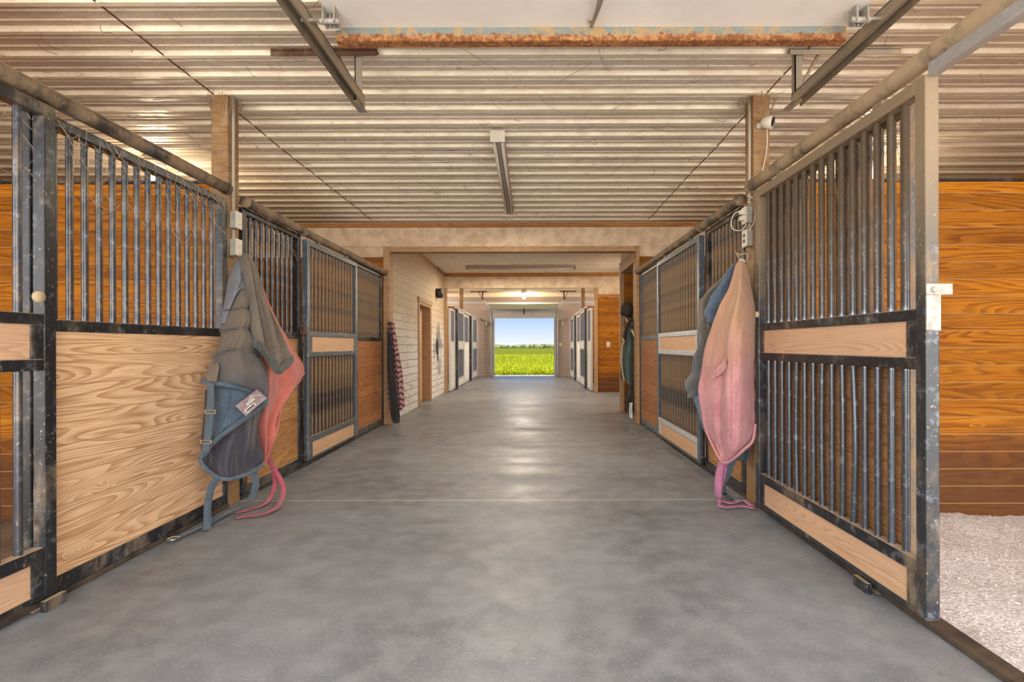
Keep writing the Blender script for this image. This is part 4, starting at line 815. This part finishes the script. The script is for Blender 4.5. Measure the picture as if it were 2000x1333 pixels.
# things on the whitewashed wall
t = thing('white_rag', 'white rag pinned on the whitewashed board wall past the door', 'rag', (-2.09, 11.5, 1.7))
drape('cloth', [[(857, 630, 11.55), (859, 630, 11.5)], [(856, 665, 11.55), (860, 665, 11.4)], [(852, 682, 11.45), (866, 678, 11.6)], [(854, 705, 11.5), (861, 700, 11.5)], [(856, 732, 11.5), (858, 732, 11.5)]], M['c_white'], t, lambda u, v: .02*sn(u*9), 16, 50, .012, (1, -.3, 0), .01)
t = thing('rope_halter', 'dark rope halter hanging beside the white rag', 'halter', (-2.07, 11.2, 1.2))
o_ = t.location; m = MB()
for r_, dz in ((.09, 0), (.12, -.05), (.07, -.16)):
    m.tube([(.01, r_*.9*math.cos(a), dz+r_*math.sin(a)) for a in [i*math.pi/9 for i in range(19)]], .012, 6)
m.build('loop', M['c_black'], t); m = MB(); m.tube([(0, .0, .1), (.02, .05, -.2), (.02, .02, -.38)], .012, 6); m.build('lead_rope', M['c_webb'], t)

# ------------------------------------------------------------------ cobwebs
m = MB(); rw = random.Random(11)
for k in range(420):
    x = rw.uniform(-4.5, 4.2); y = rw.uniform(2.4, 7.2); L = rw.uniform(.03, .16)*(1 if k % 9 else 2.6); a = rw.uniform(-.9, .9)+(math.pi/2 if k % 3 == 0 else 0)
    dx, dy = math.cos(a)*L, math.sin(a)*L; z = ZC-.024
    m.tube(smooth_path([(x, y, z), (x+dx*.5+rw.uniform(-.03, .03), y+dy*.5, z-rw.uniform(.002, .03)), (x+dx, y+dy, z)], 3), rw.uniform(.0009, .0022), 4, False)
tag(m.build('cobwebs', M['web']), 'brown cobweb threads hanging under the ribbed ceiling', 'cobweb', kind='stuff')
m = MB()
for x, ya, yb, n_ in ((xd-.03, 2.3, 3.6, 60), (xd-.03, 1.6, 2.3, 20), (xe+.03, 2.1, 3.6, 40), (xd-.02, 3.9, 4.8, 16)):
    for k in range(n_):
        y = rw.uniform(ya, yb); L = rw.uniform(.03, .2); z = 2.19-rw.random()**2*.35
        m.tube(smooth_path([(x, y, z+.02), (x+.012, y+L*.5, z-rw.uniform(.0, .06)), (x, min(yb, y+L), z+rw.uniform(-.1, .1))], 4), rw.uniform(.0007, .0018), 4, False)
tag(m.build('cobwebs', plain('pale_cobweb', (.50, .38, .25), .95)), 'pale cobweb threads strung between the upper stall bars', 'cobweb', kind='stuff')

# ------------------------------------------------------------------ outdoors
m = MB(); m.add([(-400, 19.96, -.06), (400, 19.96, -.06), (400, 1500, -.06), (-400, 1500, -.06)], [(0,1,2,3)]); struct(m.build('ground_field', M['field']), 'green hayfield beyond the back door')
m = MB(); m.box(-6.2, 5.7, -1, 19.3, 3.12, 3.2); struct(m.build('roof', M['trackirn']), 'barn roof above the ceilings')
m = MB(); m.add([(-60, -60, -.15), (60, -60, -.15), (60, -1., -.15), (-60, -1., -.15)], [(0,1,2,3)]); struct(m.build('ground_yard', M['gravel']), 'pale gravel yard under and before the barn')
m = MB(); rg_ = random.Random(5)
for k in range(15000):
    y = 20.0+45*rg_.random()**2.2; x = rg_.uniform(-.12, .10)*y-.02*y*0; h = rg_.uniform(.03, .11)*(1+y*.03); a = rg_.uniform(0, 6.28); w = .006*(1+y*.04)
    d = Vector((math.cos(a), math.sin(a), 0)); b = Vector((x, y, -.07)); l = Vector((rg_.uniform(-.5, .5), rg_.uniform(-.5, .5), 1))*h
    m.add([b-d*w, b+d*w, b+l*.6+d*w*.6, b+l, b+l*.6-d*w*.6], [(0,1,2,3,4)])
tag(m.build('field_grass', M['blade']), 'bright green grass blades just outside the back door', 'grass', kind='stuff')
m = MB(); rt = random.Random(9)
for k in range(240):
    y = rt.uniform(260, 330); x = rt.uniform(-75, 75); hh = .62*(1.5+2.6*max(0, noise.noise(Vector((x*.05, 3, 0)))+.35))*rt.uniform(.6, 1.15); r = rt.uniform(1.2, 3.)
    m.sphere((x, y, hh*.35), 1, 7, 5, (r, r, hh))
tag(m.build('distant_treeline', M['tree']), 'low line of distant trees on the horizon past the field', 'trees', kind='stuff')
